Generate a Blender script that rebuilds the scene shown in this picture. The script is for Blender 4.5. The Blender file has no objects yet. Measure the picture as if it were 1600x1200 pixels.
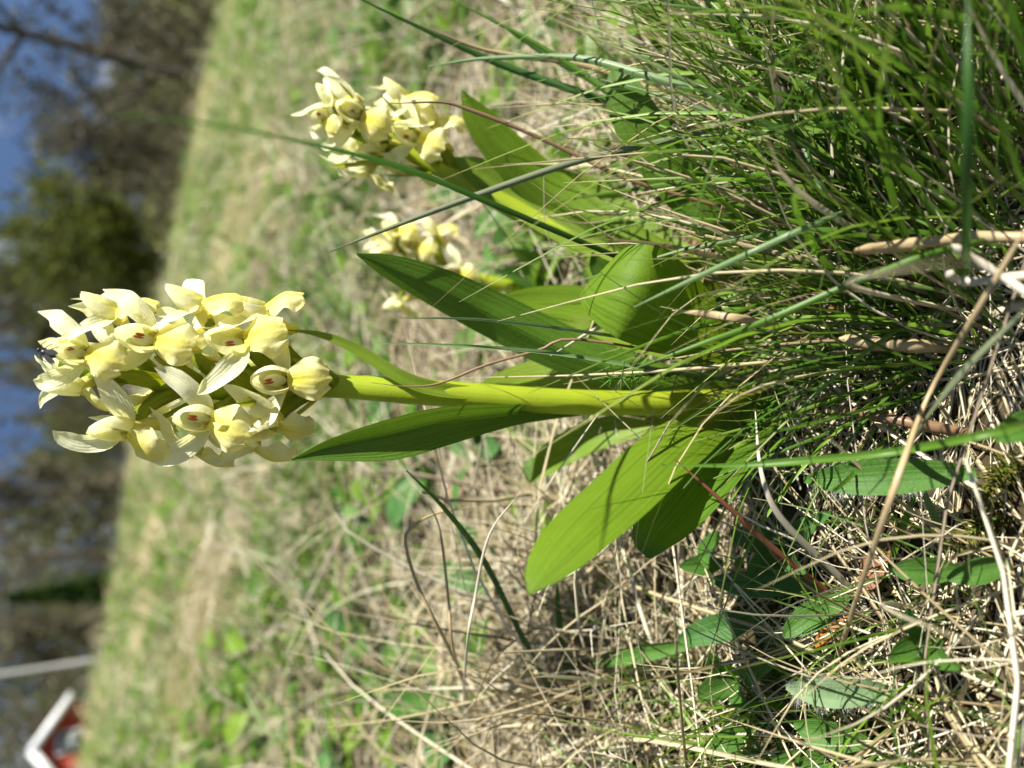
import bpy, math, random
import numpy as np
from mathutils import Vector, Matrix

random.seed(7)
RS = np.random.RandomState(11)
scene = bpy.context.scene
COL = scene.collection

# ------------------------------------------------------------------ camera
PITCH = math.radians(27.6)
CAM = np.array((0.0, -0.135, 0.142))
LENS = 26.0
FPX = LENS / 36.0 * 1600.0
cp, sp = math.cos(PITCH), math.sin(PITCH)
FWD = np.array((0, cp, -sp)); UP = np.array((0, sp, cp)); RIGHT = np.array((1.0, 0, 0))
cam_data = bpy.data.cameras.new('camera')
cam = bpy.data.objects.new('camera', cam_data); COL.objects.link(cam)
# the phone was held upright and the picture lies on its side: world up points to picture left
cam.matrix_world = Matrix(((-UP[0], RIGHT[0], -FWD[0], CAM[0]),
                           (-UP[1], RIGHT[1], -FWD[1], CAM[1]),
                           (-UP[2], RIGHT[2], -FWD[2], CAM[2]), (0, 0, 0, 1)))
cam_data.lens = LENS; cam_data.sensor_width = 36.0; cam_data.sensor_fit = 'HORIZONTAL'
cam_data.clip_start = 0.004; cam_data.clip_end = 2000
cam_data.dof.use_dof = True
cam_data.dof.focus_distance = 0.146
cam_data.dof.aperture_fstop = 10.8
scene.camera = cam

# ------------------------------------------------------------------ sky, sun, exposure
SUN_EL, SUN_AZ = math.radians(50), math.radians(104)      # azimuth from +Y towards +X
world = bpy.data.worlds.new('World'); scene.world = world; world.use_nodes = True
wn, wl = world.node_tree.nodes, world.node_tree.links
wn.clear()
w_out = wn.new('ShaderNodeOutputWorld'); w_bg = wn.new('ShaderNodeBackground')
w_bg.inputs['Strength'].default_value = 0.05
sky = wn.new('ShaderNodeTexSky'); sky.sky_type = 'NISHITA'; sky.sun_disc = False
sky.sun_elevation = SUN_EL; sky.sun_rotation = SUN_AZ
sky.air_density = 1.0; sky.dust_density = 0.2; sky.ozone_density = 4.0
tc = wn.new('ShaderNodeTexCoord')
lift = wn.new('ShaderNodeVectorMath'); lift.operation = 'ADD'; lift.inputs[1].default_value = (0, 0, 0.85)
nrm = wn.new('ShaderNodeVectorMath'); nrm.operation = 'NORMALIZE'
wl.new(tc.outputs['Generated'], lift.inputs[0]); wl.new(lift.outputs[0], nrm.inputs[0]); wl.new(nrm.outputs[0], sky.inputs['Vector'])
cn = wn.new('ShaderNodeTexNoise'); cn.inputs['Scale'].default_value = 7.0; cn.inputs['Detail'].default_value = 6
cm = wn.new('ShaderNodeMapping'); cm.inputs['Scale'].default_value = (1, 1, 1.6); cm.inputs['Location'].default_value = (0.4, 0.0, 0.25)
wl.new(tc.outputs['Generated'], cm.inputs['Vector']); wl.new(cm.outputs[0], cn.inputs['Vector'])
cr = wn.new('ShaderNodeValToRGB'); cr.color_ramp.elements[0].position = 0.54; cr.color_ramp.elements[1].position = 0.72
wl.new(cn.outputs['Fac'], cr.inputs['Fac'])
wm = wn.new('ShaderNodeMix'); wm.data_type = 'RGBA'
wl.new(cr.outputs['Color'], wm.inputs['Factor']); wl.new(sky.outputs[0], wm.inputs['A']); wm.inputs['B'].default_value = (7.5, 7.8, 8.2, 1)
wl.new(wm.outputs['Result'], w_bg.inputs['Color']); wl.new(w_bg.outputs[0], w_out.inputs['Surface'])

sun_data = bpy.data.lights.new('sun', 'SUN'); sun_data.energy = 5.0; sun_data.angle = math.radians(0.53)
sun_data.color = (1.0, 0.95, 0.87)
sun = bpy.data.objects.new('sun', sun_data); COL.objects.link(sun)
sd = Vector((math.sin(SUN_AZ) * math.cos(SUN_EL), math.cos(SUN_AZ) * math.cos(SUN_EL), math.sin(SUN_EL)))
sun.rotation_euler = sd.to_track_quat('Z', 'Y').to_euler()
sun.location = (2, 2, 4)
vs = scene.view_settings
vs.view_transform = 'Standard'; vs.look = 'None'; vs.exposure = 1.28; vs.gamma = 1.0; vs.use_curve_mapping = False
scene.cycles.max_bounces = 8; scene.cycles.transmission_bounces = 6; scene.cycles.diffuse_bounces = 7; scene.cycles.glossy_bounces = 2
scene.cycles.debug_use_spatial_splits = True; scene.cycles.caustics_reflective = False; scene.cycles.caustics_refractive = False

# ------------------------------------------------------------------ place helpers
def smooth01(x):
    x = np.clip(x, 0, 1); return x * x * (3 - 2 * x)

def terrain(x, y):
    """height of the sloping meadow: falls to the right, a crest some metres off, then a low valley"""
    x = np.asarray(x, float); y = np.asarray(y, float)
    r = np.hypot(x, y)
    near = -0.195 * x * (1 - 0.30 * (x < 0) * smooth01((r - 0.6) / 3.0))
    bump = 0.0035 * np.sin(x * 95 + 1.3) * np.sin(y * 83 + 0.4) + 0.005 * np.sin(x * 31 + y * 17) * np.sin(y * 27 - x * 9 + 2)
    bump *= smooth01((r - 0.02) / 0.15) * 0.8 + 0.2
    mid = 0.02 * np.sin(x * 5.1 + 0.7) * np.sin(y * 4.3 + 1.0) * smooth01((r - 0.3) / 1.0)
    big = 0.06 * np.sin(x * 1.3 + 2) * np.sin(y * 0.9) * smooth01((r - 1.5) / 3)
    k = smooth01((r - 6.5) / 14.0)
    return (near + bump + mid + big) * (1 - k) + (-1.6 - 0.26 * np.clip(x, 0, 45)) * k

def ray(px, py):
    return FWD * FPX + RIGHT * (600 - py) + UP * (800 - px)

def P(px, py, Y):
    d = ray(px, py); t = (Y - CAM[1]) / d[1]
    return CAM + d * t

def SC(px, py, Y):
    d = ray(px, py); return (Y - CAM[1]) / d[1]        # metres per picture pixel there

def G(px, py, h=0.0):
    d = ray(px, py); lo, hi = 0.02, 12.0
    t = 0.03
    n = d / np.linalg.norm(d)
    while t < 12:
        p = CAM + n * t
        if p[2] < terrain(p[0], p[1]) + h: break
        t *= 1.01
    return p

def catmull(pts, n):
    pts = np.asarray(pts, float)
    a = np.vstack([2 * pts[0] - pts[1], pts, 2 * pts[-1] - pts[-2]])
    m = len(pts) - 1
    out = []
    for q in np.linspace(0, m - 1e-6, n):
        i = int(q); t = q - i
        p0, p1, p2, p3 = a[i], a[i + 1], a[i + 2], a[i + 3]
        out.append(0.5 * ((2 * p1) + (-p0 + p2) * t + (2 * p0 - 5 * p1 + 4 * p2 - p3) * t * t + (-p0 + 3 * p1 - 3 * p2 + p3) * t ** 3))
    return np.array(out)

def unit(v):
    v = np.asarray(v, float); l = np.linalg.norm(v); return v / l if l > 1e-12 else v

# ------------------------------------------------------------------ mesh helpers
def mesh_from(name, V, F, mat, uv=None, rnd=None, smooth=True, attr='rnd'):
    me = bpy.data.meshes.new(name)
    V = np.asarray(V, np.float32); F = np.asarray(F, np.int32)
    if F.ndim == 2:
        n, k = F.shape
        me.vertices.add(len(V)); me.vertices.foreach_set('co', V.ravel())
        me.loops.add(n * k); me.loops.foreach_set('vertex_index', F.ravel())
        me.polygons.add(n); me.polygons.foreach_set('loop_start', np.arange(n, dtype=np.int32) * k)
        me.update(calc_edges=True)
    if uv is not None:
        ul = me.uv_layers.new(name='UVMap')
        li = np.empty(len(me.loops), np.int32); me.loops.foreach_get('vertex_index', li)
        ul.data.foreach_set('uv', np.asarray(uv, np.float32)[li].ravel())
    if rnd is not None:
        at = me.attributes.new(attr, 'FLOAT', 'POINT'); at.data.foreach_set('value', np.asarray(rnd, np.float32))
    if smooth: me.polygons.foreach_set('use_smooth', np.ones(len(me.polygons), bool))
    for m in (mat if isinstance(mat, (list, tuple)) else [mat]): me.materials.append(m)
    me.validate(); me.update()
    return me

def link(name, me, parent=None):
    o = bpy.data.objects.new(name, me); COL.objects.link(o)
    if parent is not None: o.parent = parent
    return o

def tag(o, label=None, cat=None, group=None, kind=None):
    if label: o['label'] = label
    if cat: o['category'] = cat
    if group: o['group'] = group
    if kind: o['kind'] = kind
    return o

def empty(name, loc):
    o = bpy.data.objects.new(name, None); COL.objects.link(o); o.location = Vector(loc); o.empty_display_size = 0.01
    return o

def grid_faces(nu, nv, close_u=False):
    F = []
    for j in range(nv - 1):
        for i in range(nu if close_u else nu - 1):
            i2 = (i + 1) % nu
            F.append((j * nu + i, j * nu + i2, (j + 1) * nu + i2, (j + 1) * nu + i))
    return F

def frames(C):
    T = np.gradient(C, axis=0); T /= np.linalg.norm(T, axis=1)[:, None] + 1e-12
    return T

def leaf_grid(C, W, hint, fold=0.25, curl=0.0, nc=7, twist=0.0, wave=0.0):
    """C centre line, W half widths, hint = normal; fold = keel, curl = sides rolled to the front"""
    C = np.asarray(C); T = frames(C); n = len(C); V = []; UV = []
    hint = np.asarray(hint, float)
    ph = random.uniform(0, 6)
    for i in range(n):
        h = hint if hint.ndim == 1 else hint[i]
        S = unit(np.cross(T[i], h)); N = unit(np.cross(S, T[i]))
        a = twist * (i / (n - 1))
        if a: S, N = S * math.cos(a) + N * math.sin(a), N * math.cos(a) - S * math.sin(a)
        for s in np.linspace(-1, 1, nc):
            off = W[i] * (fold * abs(s) + curl * s * s) + wave * W[i] * math.sin(i / (n - 1) * 9 + ph + s * 2) * s * s
            V.append(C[i] + S * W[i] * s + N * off); UV.append(((s + 1) / 2, i / (n - 1)))
    return np.array(V), grid_faces(nc, n), np.array(UV)

def tube_grid(C, R, sides=6, cap=True):
    C = np.asarray(C); T = frames(C); n = len(C); V = []; UV = []
    ref = np.array((0, 0, 1.0)) if abs(T[0][2]) < 0.9 else np.array((1.0, 0, 0))
    S = unit(np.cross(T[0], ref))
    for i in range(n):
        S = unit(S - T[i] * np.dot(S, T[i])); N = np.cross(T[i], S)
        for k in range(sides):
            a = 2 * math.pi * k / sides
            V.append(C[i] + (S * math.cos(a) + N * math.sin(a)) * R[i]); UV.append((k / sides, i / (n - 1)))
    return np.array(V), grid_faces(sides, n, True), np.array(UV)

# ------------------------------------------------------------------ materials
def new_mat(name):
    m = bpy.data.materials.new(name); m.use_nodes = True
    nt = m.node_tree; nt.nodes.clear()
    out = nt.nodes.new('ShaderNodeOutputMaterial')
    return m, nt, nt.nodes, nt.links, out

def thin(nt, out, col_socket, trans=0.4, rough=0.45, spec=0.4, tcol=None, bump=None):
    """a thin living sheet: gloss and diffuse on the lit side, light passing through"""
    n, l = nt.nodes, nt.links
    p = n.new('ShaderNodeBsdfPrincipled'); p.inputs['Roughness'].default_value = rough
    p.inputs['Specular IOR Level'].default_value = spec
    t = n.new('ShaderNodeBsdfTranslucent'); mx = n.new('ShaderNodeMixShader'); mx.inputs[0].default_value = trans
    l.new(col_socket, p.inputs['Base Color'])
    if tcol is not None:
        g = n.new('ShaderNodeMix'); g.data_type = 'RGBA'; g.blend_type = 'MULTIPLY'; g.inputs['Factor'].default_value = 1
        l.new(col_socket, g.inputs['A']); g.inputs['B'].default_value = (*tcol, 1); l.new(g.outputs['Result'], t.inputs['Color'])
    else: l.new(col_socket, t.inputs['Color'])
    if bump is not None:
        l.new(bump, p.inputs['Normal']); l.new(bump, t.inputs['Normal'])
    l.new(p.outputs[0], mx.inputs[1]); l.new(t.outputs[0], mx.inputs[2]); l.new(mx.outputs[0], out.inputs['Surface'])

def ramp(nt, fac, stops):
    r = nt.nodes.new('ShaderNodeValToRGB')
    els = r.color_ramp.elements
    while len(els) < len(stops): els.new(0.5)
    for e, (p, c) in zip(els, stops): e.position = p; e.color = (*c, 1)
    nt.links.new(fac, r.inputs['Fac']); return r.outputs['Color']

def noise(nt, scale, detail=3, vec=None):
    t = nt.nodes.new('ShaderNodeTexNoise'); t.inputs['Scale'].default_value = scale; t.inputs['Detail'].default_value = detail
    if vec is not None: nt.links.new(vec, t.inputs['Vector'])
    return t.outputs['Fac']

def mixc(nt, fac, a, b, mode='MIX'):
    g = nt.nodes.new('ShaderNodeMix'); g.data_type = 'RGBA'; g.blend_type = mode
    for s, v in (('Factor', fac), ('A', a), ('B', b)):
        if isinstance(v, (int, float)): g.inputs[s].default_value = v
        elif isinstance(v, tuple): g.inputs[s].default_value = (*v, 1)
        else: nt.links.new(v, g.inputs[s])
    return g.outputs['Result']

def mathn(nt, op, a, b=0.0):
    g = nt.nodes.new('ShaderNodeMath'); g.operation = op
    for i, v in enumerate((a, b)):
        if isinstance(v, (int, float)): g.inputs[i].default_value = v
        else: nt.links.new(v, g.inputs[i])
    return g.outputs[0]

def leaf_mat(name, base, tip, foot, veins=17, trans=0.45, rough=0.45, spec=0.35, vein_str=0.45, tcol=(1.25, 1.15, 0.5)):
    m, nt, n, l, out = new_mat(name)
    uv = n.new('ShaderNodeUVMap'); sx = n.new('ShaderNodeSeparateXYZ'); l.new(uv.outputs[0], sx.inputs[0])
    c = ramp(nt, sx.outputs['Y'], [(0.0, tip), (0.25, base), (0.72, base), (1.0, foot)])
    co = n.new('ShaderNodeTexCoord')
    nz = noise(nt, 160, 4, co.outputs['Object'])
    c = mixc(nt, mathn(nt, 'MULTIPLY', nz, 0.55), c, (base[0] * 0.5, base[1] * 0.55, base[2] * 0.4))
    # parallel veins: lengthwise streaks, irregular across the blade, as relief and slightly deeper colour
    cv = n.new('ShaderNodeCombineXYZ'); l.new(mathn(nt, 'MULTIPLY', sx.outputs['X'], veins * 1.6), cv.inputs[0]); l.new(mathn(nt, 'MULTIPLY', sx.outputs['Y'], 0.7), cv.inputs[1])
    oi = n.new('ShaderNodeObjectInfo'); l.new(mathn(nt, 'MULTIPLY', oi.outputs['Random'], 40), cv.inputs[2])
    sn = noise(nt, 1.0, 2, cv.outputs[0])
    s01 = mathn(nt, 'MULTIPLY', mathn(nt, 'SUBTRACT', sn, 0.47), 5.0); nt.nodes[-1].use_clamp = True
    c = mixc(nt, mathn(nt, 'MULTIPLY', s01, vein_str), c, (base[0] * 0.4, base[1] * 0.5, base[2] * 0.3))
    fine = noise(nt, 1500, 2, co.outputs['Object'])
    h = mathn(nt, 'ADD', mathn(nt, 'MULTIPLY', sn, 2.2), mathn(nt, 'MULTIPLY', fine, 0.8))
    b = n.new('ShaderNodeBump'); b.inputs['Strength'].default_value = vein_str; b.inputs['Distance'].default_value = 0.0003
    l.new(h, b.inputs['Height'])
    thin(nt, out, c, trans, rough, spec, tcol, b.outputs[0])
    return m

M_leaf = leaf_mat('orchid_leaf', (0.175, 0.295, 0.018), (0.14, 0.25, 0.018), (0.30, 0.36, 0.03))
M_leafhood = leaf_mat('orchid_leaf_hooded', (0.15, 0.26, 0.018), (0.15, 0.25, 0.02), (0.26, 0.33, 0.03), veins=9, vein_str=0.4, rough=0.55, spec=0.2)
M_leafdark = leaf_mat('orchid_leaf_deep_green', (0.105, 0.21, 0.02), (0.08, 0.17, 0.02), (0.2, 0.29, 0.03), trans=0.38)
M_leafpale = leaf_mat('orchid_leaf_pale', (0.23, 0.34, 0.035), (0.15, 0.28, 0.03), (0.35, 0.38, 0.04), trans=0.45)
M_bract = leaf_mat('bract_green', (0.34, 0.40, 0.03), (0.42, 0.42, 0.09), (0.24, 0.32, 0.03), veins=7, trans=0.5)
M_stem = leaf_mat('orchid_stem', (0.42, 0.52, 0.03), (0.28, 0.42, 0.03), (0.52, 0.54, 0.05), veins=7, trans=0.35, rough=0.5, vein_str=0.2)
M_herb = leaf_mat('herb_leaf', (0.085, 0.20, 0.035), (0.07, 0.17, 0.03), (0.10, 0.2, 0.04), veins=5, trans=0.35, rough=0.55, spec=0.25)
M_herbgrey = leaf_mat('felted_leaf', (0.20, 0.30, 0.16), (0.22, 0.3, 0.18), (0.2, 0.28, 0.14), veins=3, trans=0.3, rough=0.75, spec=0.15)
M_herbblue = leaf_mat('bluish_herb_leaf', (0.075, 0.185, 0.05), (0.07, 0.17, 0.045), (0.1, 0.2, 0.06), veins=5, trans=0.3, rough=0.6, spec=0.2)

def petal_mat(name, base, centre=None, trans=0.45):
    m, nt, n, l, out = new_mat(name)
    uv = n.new('ShaderNodeUVMap'); sx = n.new('ShaderNodeSeparateXYZ'); l.new(uv.outputs[0], sx.inputs[0])
    co = n.new('ShaderNodeTexCoord')
    if centre:
        d = mathn(nt, 'ABSOLUTE', mathn(nt, 'SUBTRACT', sx.outputs['X'], 0.5))
        d = mathn(nt, 'ADD', mathn(nt, 'MULTIPLY', d, 1.5), mathn(nt, 'MULTIPLY', sx.outputs['Y'], 0.55))
        d = mathn(nt, 'ADD', d, mathn(nt, 'MULTIPLY', mathn(nt, 'SUBTRACT', noise(nt, 260, 3, co.outputs['Object']), 0.5), 0.5))
        c = ramp(nt, d, [(0.2, centre), (0.5, tuple(0.6 * a + 0.4 * b for a, b in zip(centre, base))), (0.95, base)])
    else:
        c = ramp(nt, sx.outputs['Y'], [(0, tuple(min(1, a * 1.02) for a in base)), (0.65, base), (1.0, (base[0] * 0.95, base[1] * 0.95, base[2] * 0.6))])
    sn = mathn(nt, 'SINE', mathn(nt, 'MULTIPLY', mathn(nt, 'ADD', sx.outputs['X'], mathn(nt, 'MULTIPLY', noise(nt, 300, 2, co.outputs['Object']), 0.1)), 44))
    c = mixc(nt, mathn(nt, 'MULTIPLY', noise(nt, 420, 4, co.outputs['Object']), 0.22), c, (base[0] * 0.8, base[1] * 0.82, base[2] * 0.55))
    b = n.new('ShaderNodeBump'); b.inputs['Strength'].default_value = 0.35; b.inputs['Distance'].default_value = 0.00018
    l.new(mathn(nt, 'ADD', mathn(nt, 'MULTIPLY', sn, 0.35), mathn(nt, 'MULTIPLY', noise(nt, 900, 3, co.outputs['Object']), 2.0)), b.inputs['Height'])
    thin(nt, out, c, trans, 0.65, 0.15, (1.05, 1.03, 0.72), b.outputs[0])
    return m

M_petal = petal_mat('petal_cream', (0.90, 0.89, 0.66), trans=0.52)
M_lip = petal_mat('lip_yellow', (0.88, 0.84, 0.46), (0.84, 0.74, 0.08))
M_spur = petal_mat('spur_yellow', (0.72, 0.66, 0.20), trans=0.3)

def simple_mat(name, col, rough=0.6, spec=0.3, trans=0.0, var=0.3, scale=200, bump=0.0):
    m, nt, n, l, out = new_mat(name)
    co = n.new('ShaderNodeTexCoord')
    c = mixc(nt, mathn(nt, 'MULTIPLY', noise(nt, scale, 4, co.outputs['Object']), var * 2), col, tuple(v * 0.45 for v in col))
    bs = None
    if bump:
        b = n.new('ShaderNodeBump'); b.inputs['Strength'].default_value = bump; b.inputs['Distance'].default_value = 0.4 / scale
        l.new(noise(nt, scale * 3, 4, co.outputs['Object']), b.inputs['Height']); bs = b.outputs[0]
    if trans > 0: thin(nt, out, c, trans, rough, spec, None, bs)
    else:
        p = n.new('ShaderNodeBsdfPrincipled'); p.inputs['Roughness'].default_value = rough; p.inputs['Specular IOR Level'].default_value = spec
        l.new(c, p.inputs['Base Color']); l.new(p.outputs[0], out.inputs['Surface'])
        if bs is not None: l.new(bs, p.inputs['Normal'])
    return m

M_red = simple_mat('anther_red', (0.42, 0.10, 0.045), 0.6, 0.2)
M_deadleaf = simple_mat('dead_leaf', (0.30, 0.15, 0.075), 0.7, 0.25, 0.2, 0.35, 90, 0.4)
M_orange = simple_mat('orange_dead_leaf', (0.45, 0.17, 0.03), 0.6, 0.3, 0.3, 0.3, 150, 0.3)
M_moss = simple_mat('moss_green', (0.10, 0.24, 0.02), 0.6, 0.25, 0.35, 0.3, 300)
M_mossy = simple_mat('moss_olive', (0.20, 0.20, 0.03), 0.7, 0.2, 0.3, 0.35, 300)
M_hair = simple_mat('leaf_hair', (0.75, 0.78, 0.72), 0.4, 0.5, 0.4, 0.1)
M_fly = simple_mat('fly_black', (0.012, 0.011, 0.012), 0.28, 0.6, 0, 0.3, 2000)
M_wing = simple_mat('fly_wing', (0.10, 0.10, 0.10), 0.25, 0.6, 0.5, 0.3, 1500)

def blade_mat(name, stops, trans=0.35, rough=0.45, spec=0.45, per='attr', streak=0.35):
    """grass: colour picked per blade, lengthwise streaks"""
    m, nt, n, l, out = new_mat(name)
    if per == 'attr':
        a = n.new('ShaderNodeAttribute'); a.attribute_name = 'rnd'; f = a.outputs['Fac']
    else:
        a = n.new('ShaderNodeObjectInfo'); f = a.outputs['Random']
    c = ramp(nt, f, stops)
    co = n.new('ShaderNodeTexCoord')
    if per == 'obj':
        uv = n.new('ShaderNodeUVMap'); sx = n.new('ShaderNodeSeparateXYZ'); l.new(uv.outputs[0], sx.inputs[0])
        tp = n.new('ShaderNodeMapRange'); tp.inputs['From Min'].default_value = 0.30; tp.inputs['From Max'].default_value = 0.0
        l.new(sx.outputs['Y'], tp.inputs['Value'])
        c = mixc(nt, mathn(nt, 'MULTIPLY', tp.outputs[0], f), c, (0.42, 0.33, 0.15))
    c = mixc(nt, mathn(nt, 'MULTIPLY', noise(nt, 240, 4, co.outputs['Object']), streak), c, tuple(v * 0.45 for v in stops[0][1]))
    thin(nt, out, c, trans, rough, spec, None, None)
    return m

STRAW = [(0.0, (0.22, 0.165, 0.08)), (0.2, (0.46, 0.38, 0.21)), (0.55, (0.66, 0.58, 0.37)), (0.93, (0.80, 0.75, 0.58)), (1.0, (0.14, 0.08, 0.045))]
GREEN = [(0.0, (0.045, 0.12, 0.010)), (0.45, (0.115, 0.235, 0.015)), (0.8, (0.20, 0.33, 0.025)), (1.0, (0.16, 0.27, 0.09))]
M_strawA = blade_mat('dry_straw_mass', STRAW, 0.12, 0.5, 0.35)
M_strawO = blade_mat('dry_straw', STRAW, 0.2, 0.5, 0.35, 'obj')
M_greenA = blade_mat('green_grass_mass', GREEN, 0.4)
M_greenO = blade_mat('green_grass', GREEN, 0.4, per='obj')
def fixed_blade(name, c, trans=0.35, rough=0.42, spec=0.45): return simple_mat(name, c, rough, spec, trans, 0.25, 180)
M_bdark = fixed_blade('blade_dark_green', (0.045, 0.13, 0.02))
M_bdark2 = fixed_blade('blade_deep_green', (0.075, 0.18, 0.015), 0.4)
M_bmid = fixed_blade('blade_green', (0.10, 0.22, 0.02), 0.4)
M_bblue = fixed_blade('blade_blue_green', (0.15, 0.25, 0.09), 0.25, 0.45, 0.5)
M_bgrey = fixed_blade('blade_grey_green', (0.17, 0.20, 0.11), 0.15, 0.5)
M_straw1 = fixed_blade('straw_tan', (0.48, 0.37, 0.20), 0.15)
M_straw2 = fixed_blade('straw_pale', (0.62, 0.56, 0.43), 0.15)
M_straw3 = fixed_blade('straw_brown', (0.25, 0.15, 0.08), 0.1)
M_redstem = fixed_blade('stem_red_brown', (0.26, 0.09, 0.05), 0.1)

GREENS = (M_bdark, M_bdark2, M_bmid, M_bblue, M_bgrey)

# ground
def ground_mat():
    m, nt, n, l, out = new_mat('meadow_soil')
    co = n.new('ShaderNodeTexCoord')
    a = noise(nt, 60, 6, co.outputs['Object']); b2 = noise(nt, 2.2, 5, co.outputs['Object'])
    c1 = ramp(nt, a, [(0.3, (0.018, 0.014, 0.008)), (0.55, (0.05, 0.04, 0.022)), (0.78, (0.14, 0.11, 0.06))])
    c2 = ramp(nt, b2, [(0.38, (0.27, 0.225, 0.12)), (0.5, (0.15, 0.16, 0.05)), (0.62, (0.07, 0.125, 0.02))])
    g = n.new('ShaderNodeNewGeometry'); ln = n.new('ShaderNodeVectorMath'); ln.operation = 'LENGTH'; l.new(g.outputs['Position'], ln.inputs[0])
    mr = n.new('ShaderNodeMapRange'); mr.inputs['From Min'].default_value = 0.3; mr.inputs['From Max'].default_value = 1.5
    l.new(ln.outputs['Value'], mr.inputs['Value'])
    c = mixc(nt, mr.outputs[0], c1, c2)
    p = n.new('ShaderNodeBsdfPrincipled'); p.inputs['Roughness'].default_value = 0.95; p.inputs['Specular IOR Level'].default_value = 0.1
    b = n.new('ShaderNodeBump'); b.inputs['Strength'].default_value = 0.7; b.inputs['Distance'].default_value = 0.003
    l.new(a, b.inputs['Height']); l.new(b.outputs[0], p.inputs['Normal'])
    l.new(c, p.inputs['Base Color']); l.new(p.outputs[0], out.inputs['Surface'])
    return m

# ------------------------------------------------------------------ ground
def make_ground():
    na, rings = 160, np.concatenate([[0.0], np.geomspace(0.012, 700, 150)])
    V = [(0, -0.05, float(terrain(0, -0.05)))]
    for r in rings[1:]:
        for k in range(na):
            a = 2 * math.pi * k / na
            x, y = r * math.cos(a), -0.05 + r * math.sin(a); V.append((x, y, float(terrain(x, y))))
    F = [(0, 1 + k, 1 + (k + 1) % na) for k in range(na)]
    me = bpy.data.meshes.new('ground')
    for j in range(len(rings) - 2):
        for k in range(na):
            k2 = (k + 1) % na
            F.append((1 + j * na + k, 1 + (j + 1) * na + k, 1 + (j + 1) * na + k2, 1 + j * na + k2))
    me.from_pydata(V, [], F); me.materials.append(ground_mat())
    for p in me.polygons: p.use_smooth = True
    o = link('ground', me); tag(o, kind='structure', label='sloping meadow ground of dark soil under dry thatch', cat='ground')
make_ground()

# ------------------------------------------------------------------ masses of grass (stuff)
def tubes_mass(base, d, L, bend, rad, K, sides, rnd, clampz=True, wig=0.0, tip=0.35):
    """N curved blades as one vertex array: straight direction d, sideways bend, optional clamp to the soil"""
    N = len(base); t = np.linspace(0, 1, K)[None, :, None]
    ph = RS.uniform(0, 6.28, (N, 1, 3)); w = np.sin(t * RS.uniform(2, 7, (N, 1, 1)) + ph) * wig
    C = base[:, None, :] + d[:, None, :] * L[:, None, None] * t + bend[:, None, :] * L[:, None, None] * t * t + w * L[:, None, None] * t
    if clampz:
        g = terrain(C[..., 0], C[..., 1]) + rad[:, None] * 1.0
        C[..., 2] = np.maximum(C[..., 2], g)
    T = np.gradient(C, axis=1); T /= np.linalg.norm(T, axis=2, keepdims=True) + 1e-12
    ref = RS.normal(size=(N, 1, 3)); S = np.cross(T, ref); S /= np.linalg.norm(S, axis=2, keepdims=True) + 1e-12
    B = np.cross(T, S)
    prof = (1 - (1 - tip) * np.linspace(0, 1, K) ** 2)[None, :, None]
    R = rad[:, None, None] * prof
    rows = []
    if sides >= 3:
        for k in range(sides):
            a = 2 * math.pi * k / sides; rows.append(C + (S * math.cos(a) + B * math.sin(a) * 0.45) * R)
    else:
        rows = [C - S * R, C + B * R * 0.35, C + S * R]; sides = 3
    V = np.stack(rows, axis=2)                      # N K sides 3
    idx = np.arange(N * K * sides).reshape(N, K, sides)
    F = []
    rng = range(sides) if len(rows) == sides and tubes_mass.closed else range(sides - 1)
    for k in rng:
        k2 = (k + 1) % sides
        F.append(np.stack([idx[:, :-1, k], idx[:, :-1, k2], idx[:, 1:, k2], idx[:, 1:, k]], axis=-1).reshape(-1, 4))
    return V.reshape(-1, 3), np.concatenate(F), np.repeat(rnd, K * sides)
tubes_mass.closed = True

def scatter(n, r0, r1, a0=-48, a1=48, power=1.0):
    r = np.exp(RS.uniform(math.log(r0), math.log(r1), n) ) if power == 1 else r0 + (r1 - r0) * RS.uniform(0, 1, n) ** power
    a = np.radians(RS.uniform(a0, a1, n))
    x = CAM[0] + r * np.sin(a); y = CAM[1] + r * np.cos(a)
    return x, y, r

def clumpy(x, y, f=1.0):
    return 0.5 + 0.25 * (np.sin(x * 37 * f + 1) * np.sin(y * 29 * f + 2) + np.sin(x * 83 * f + y * 61 * f) * 0.8 + np.sin(x * 13 * f - y * 19 * f + 4) * 0.7)

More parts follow.
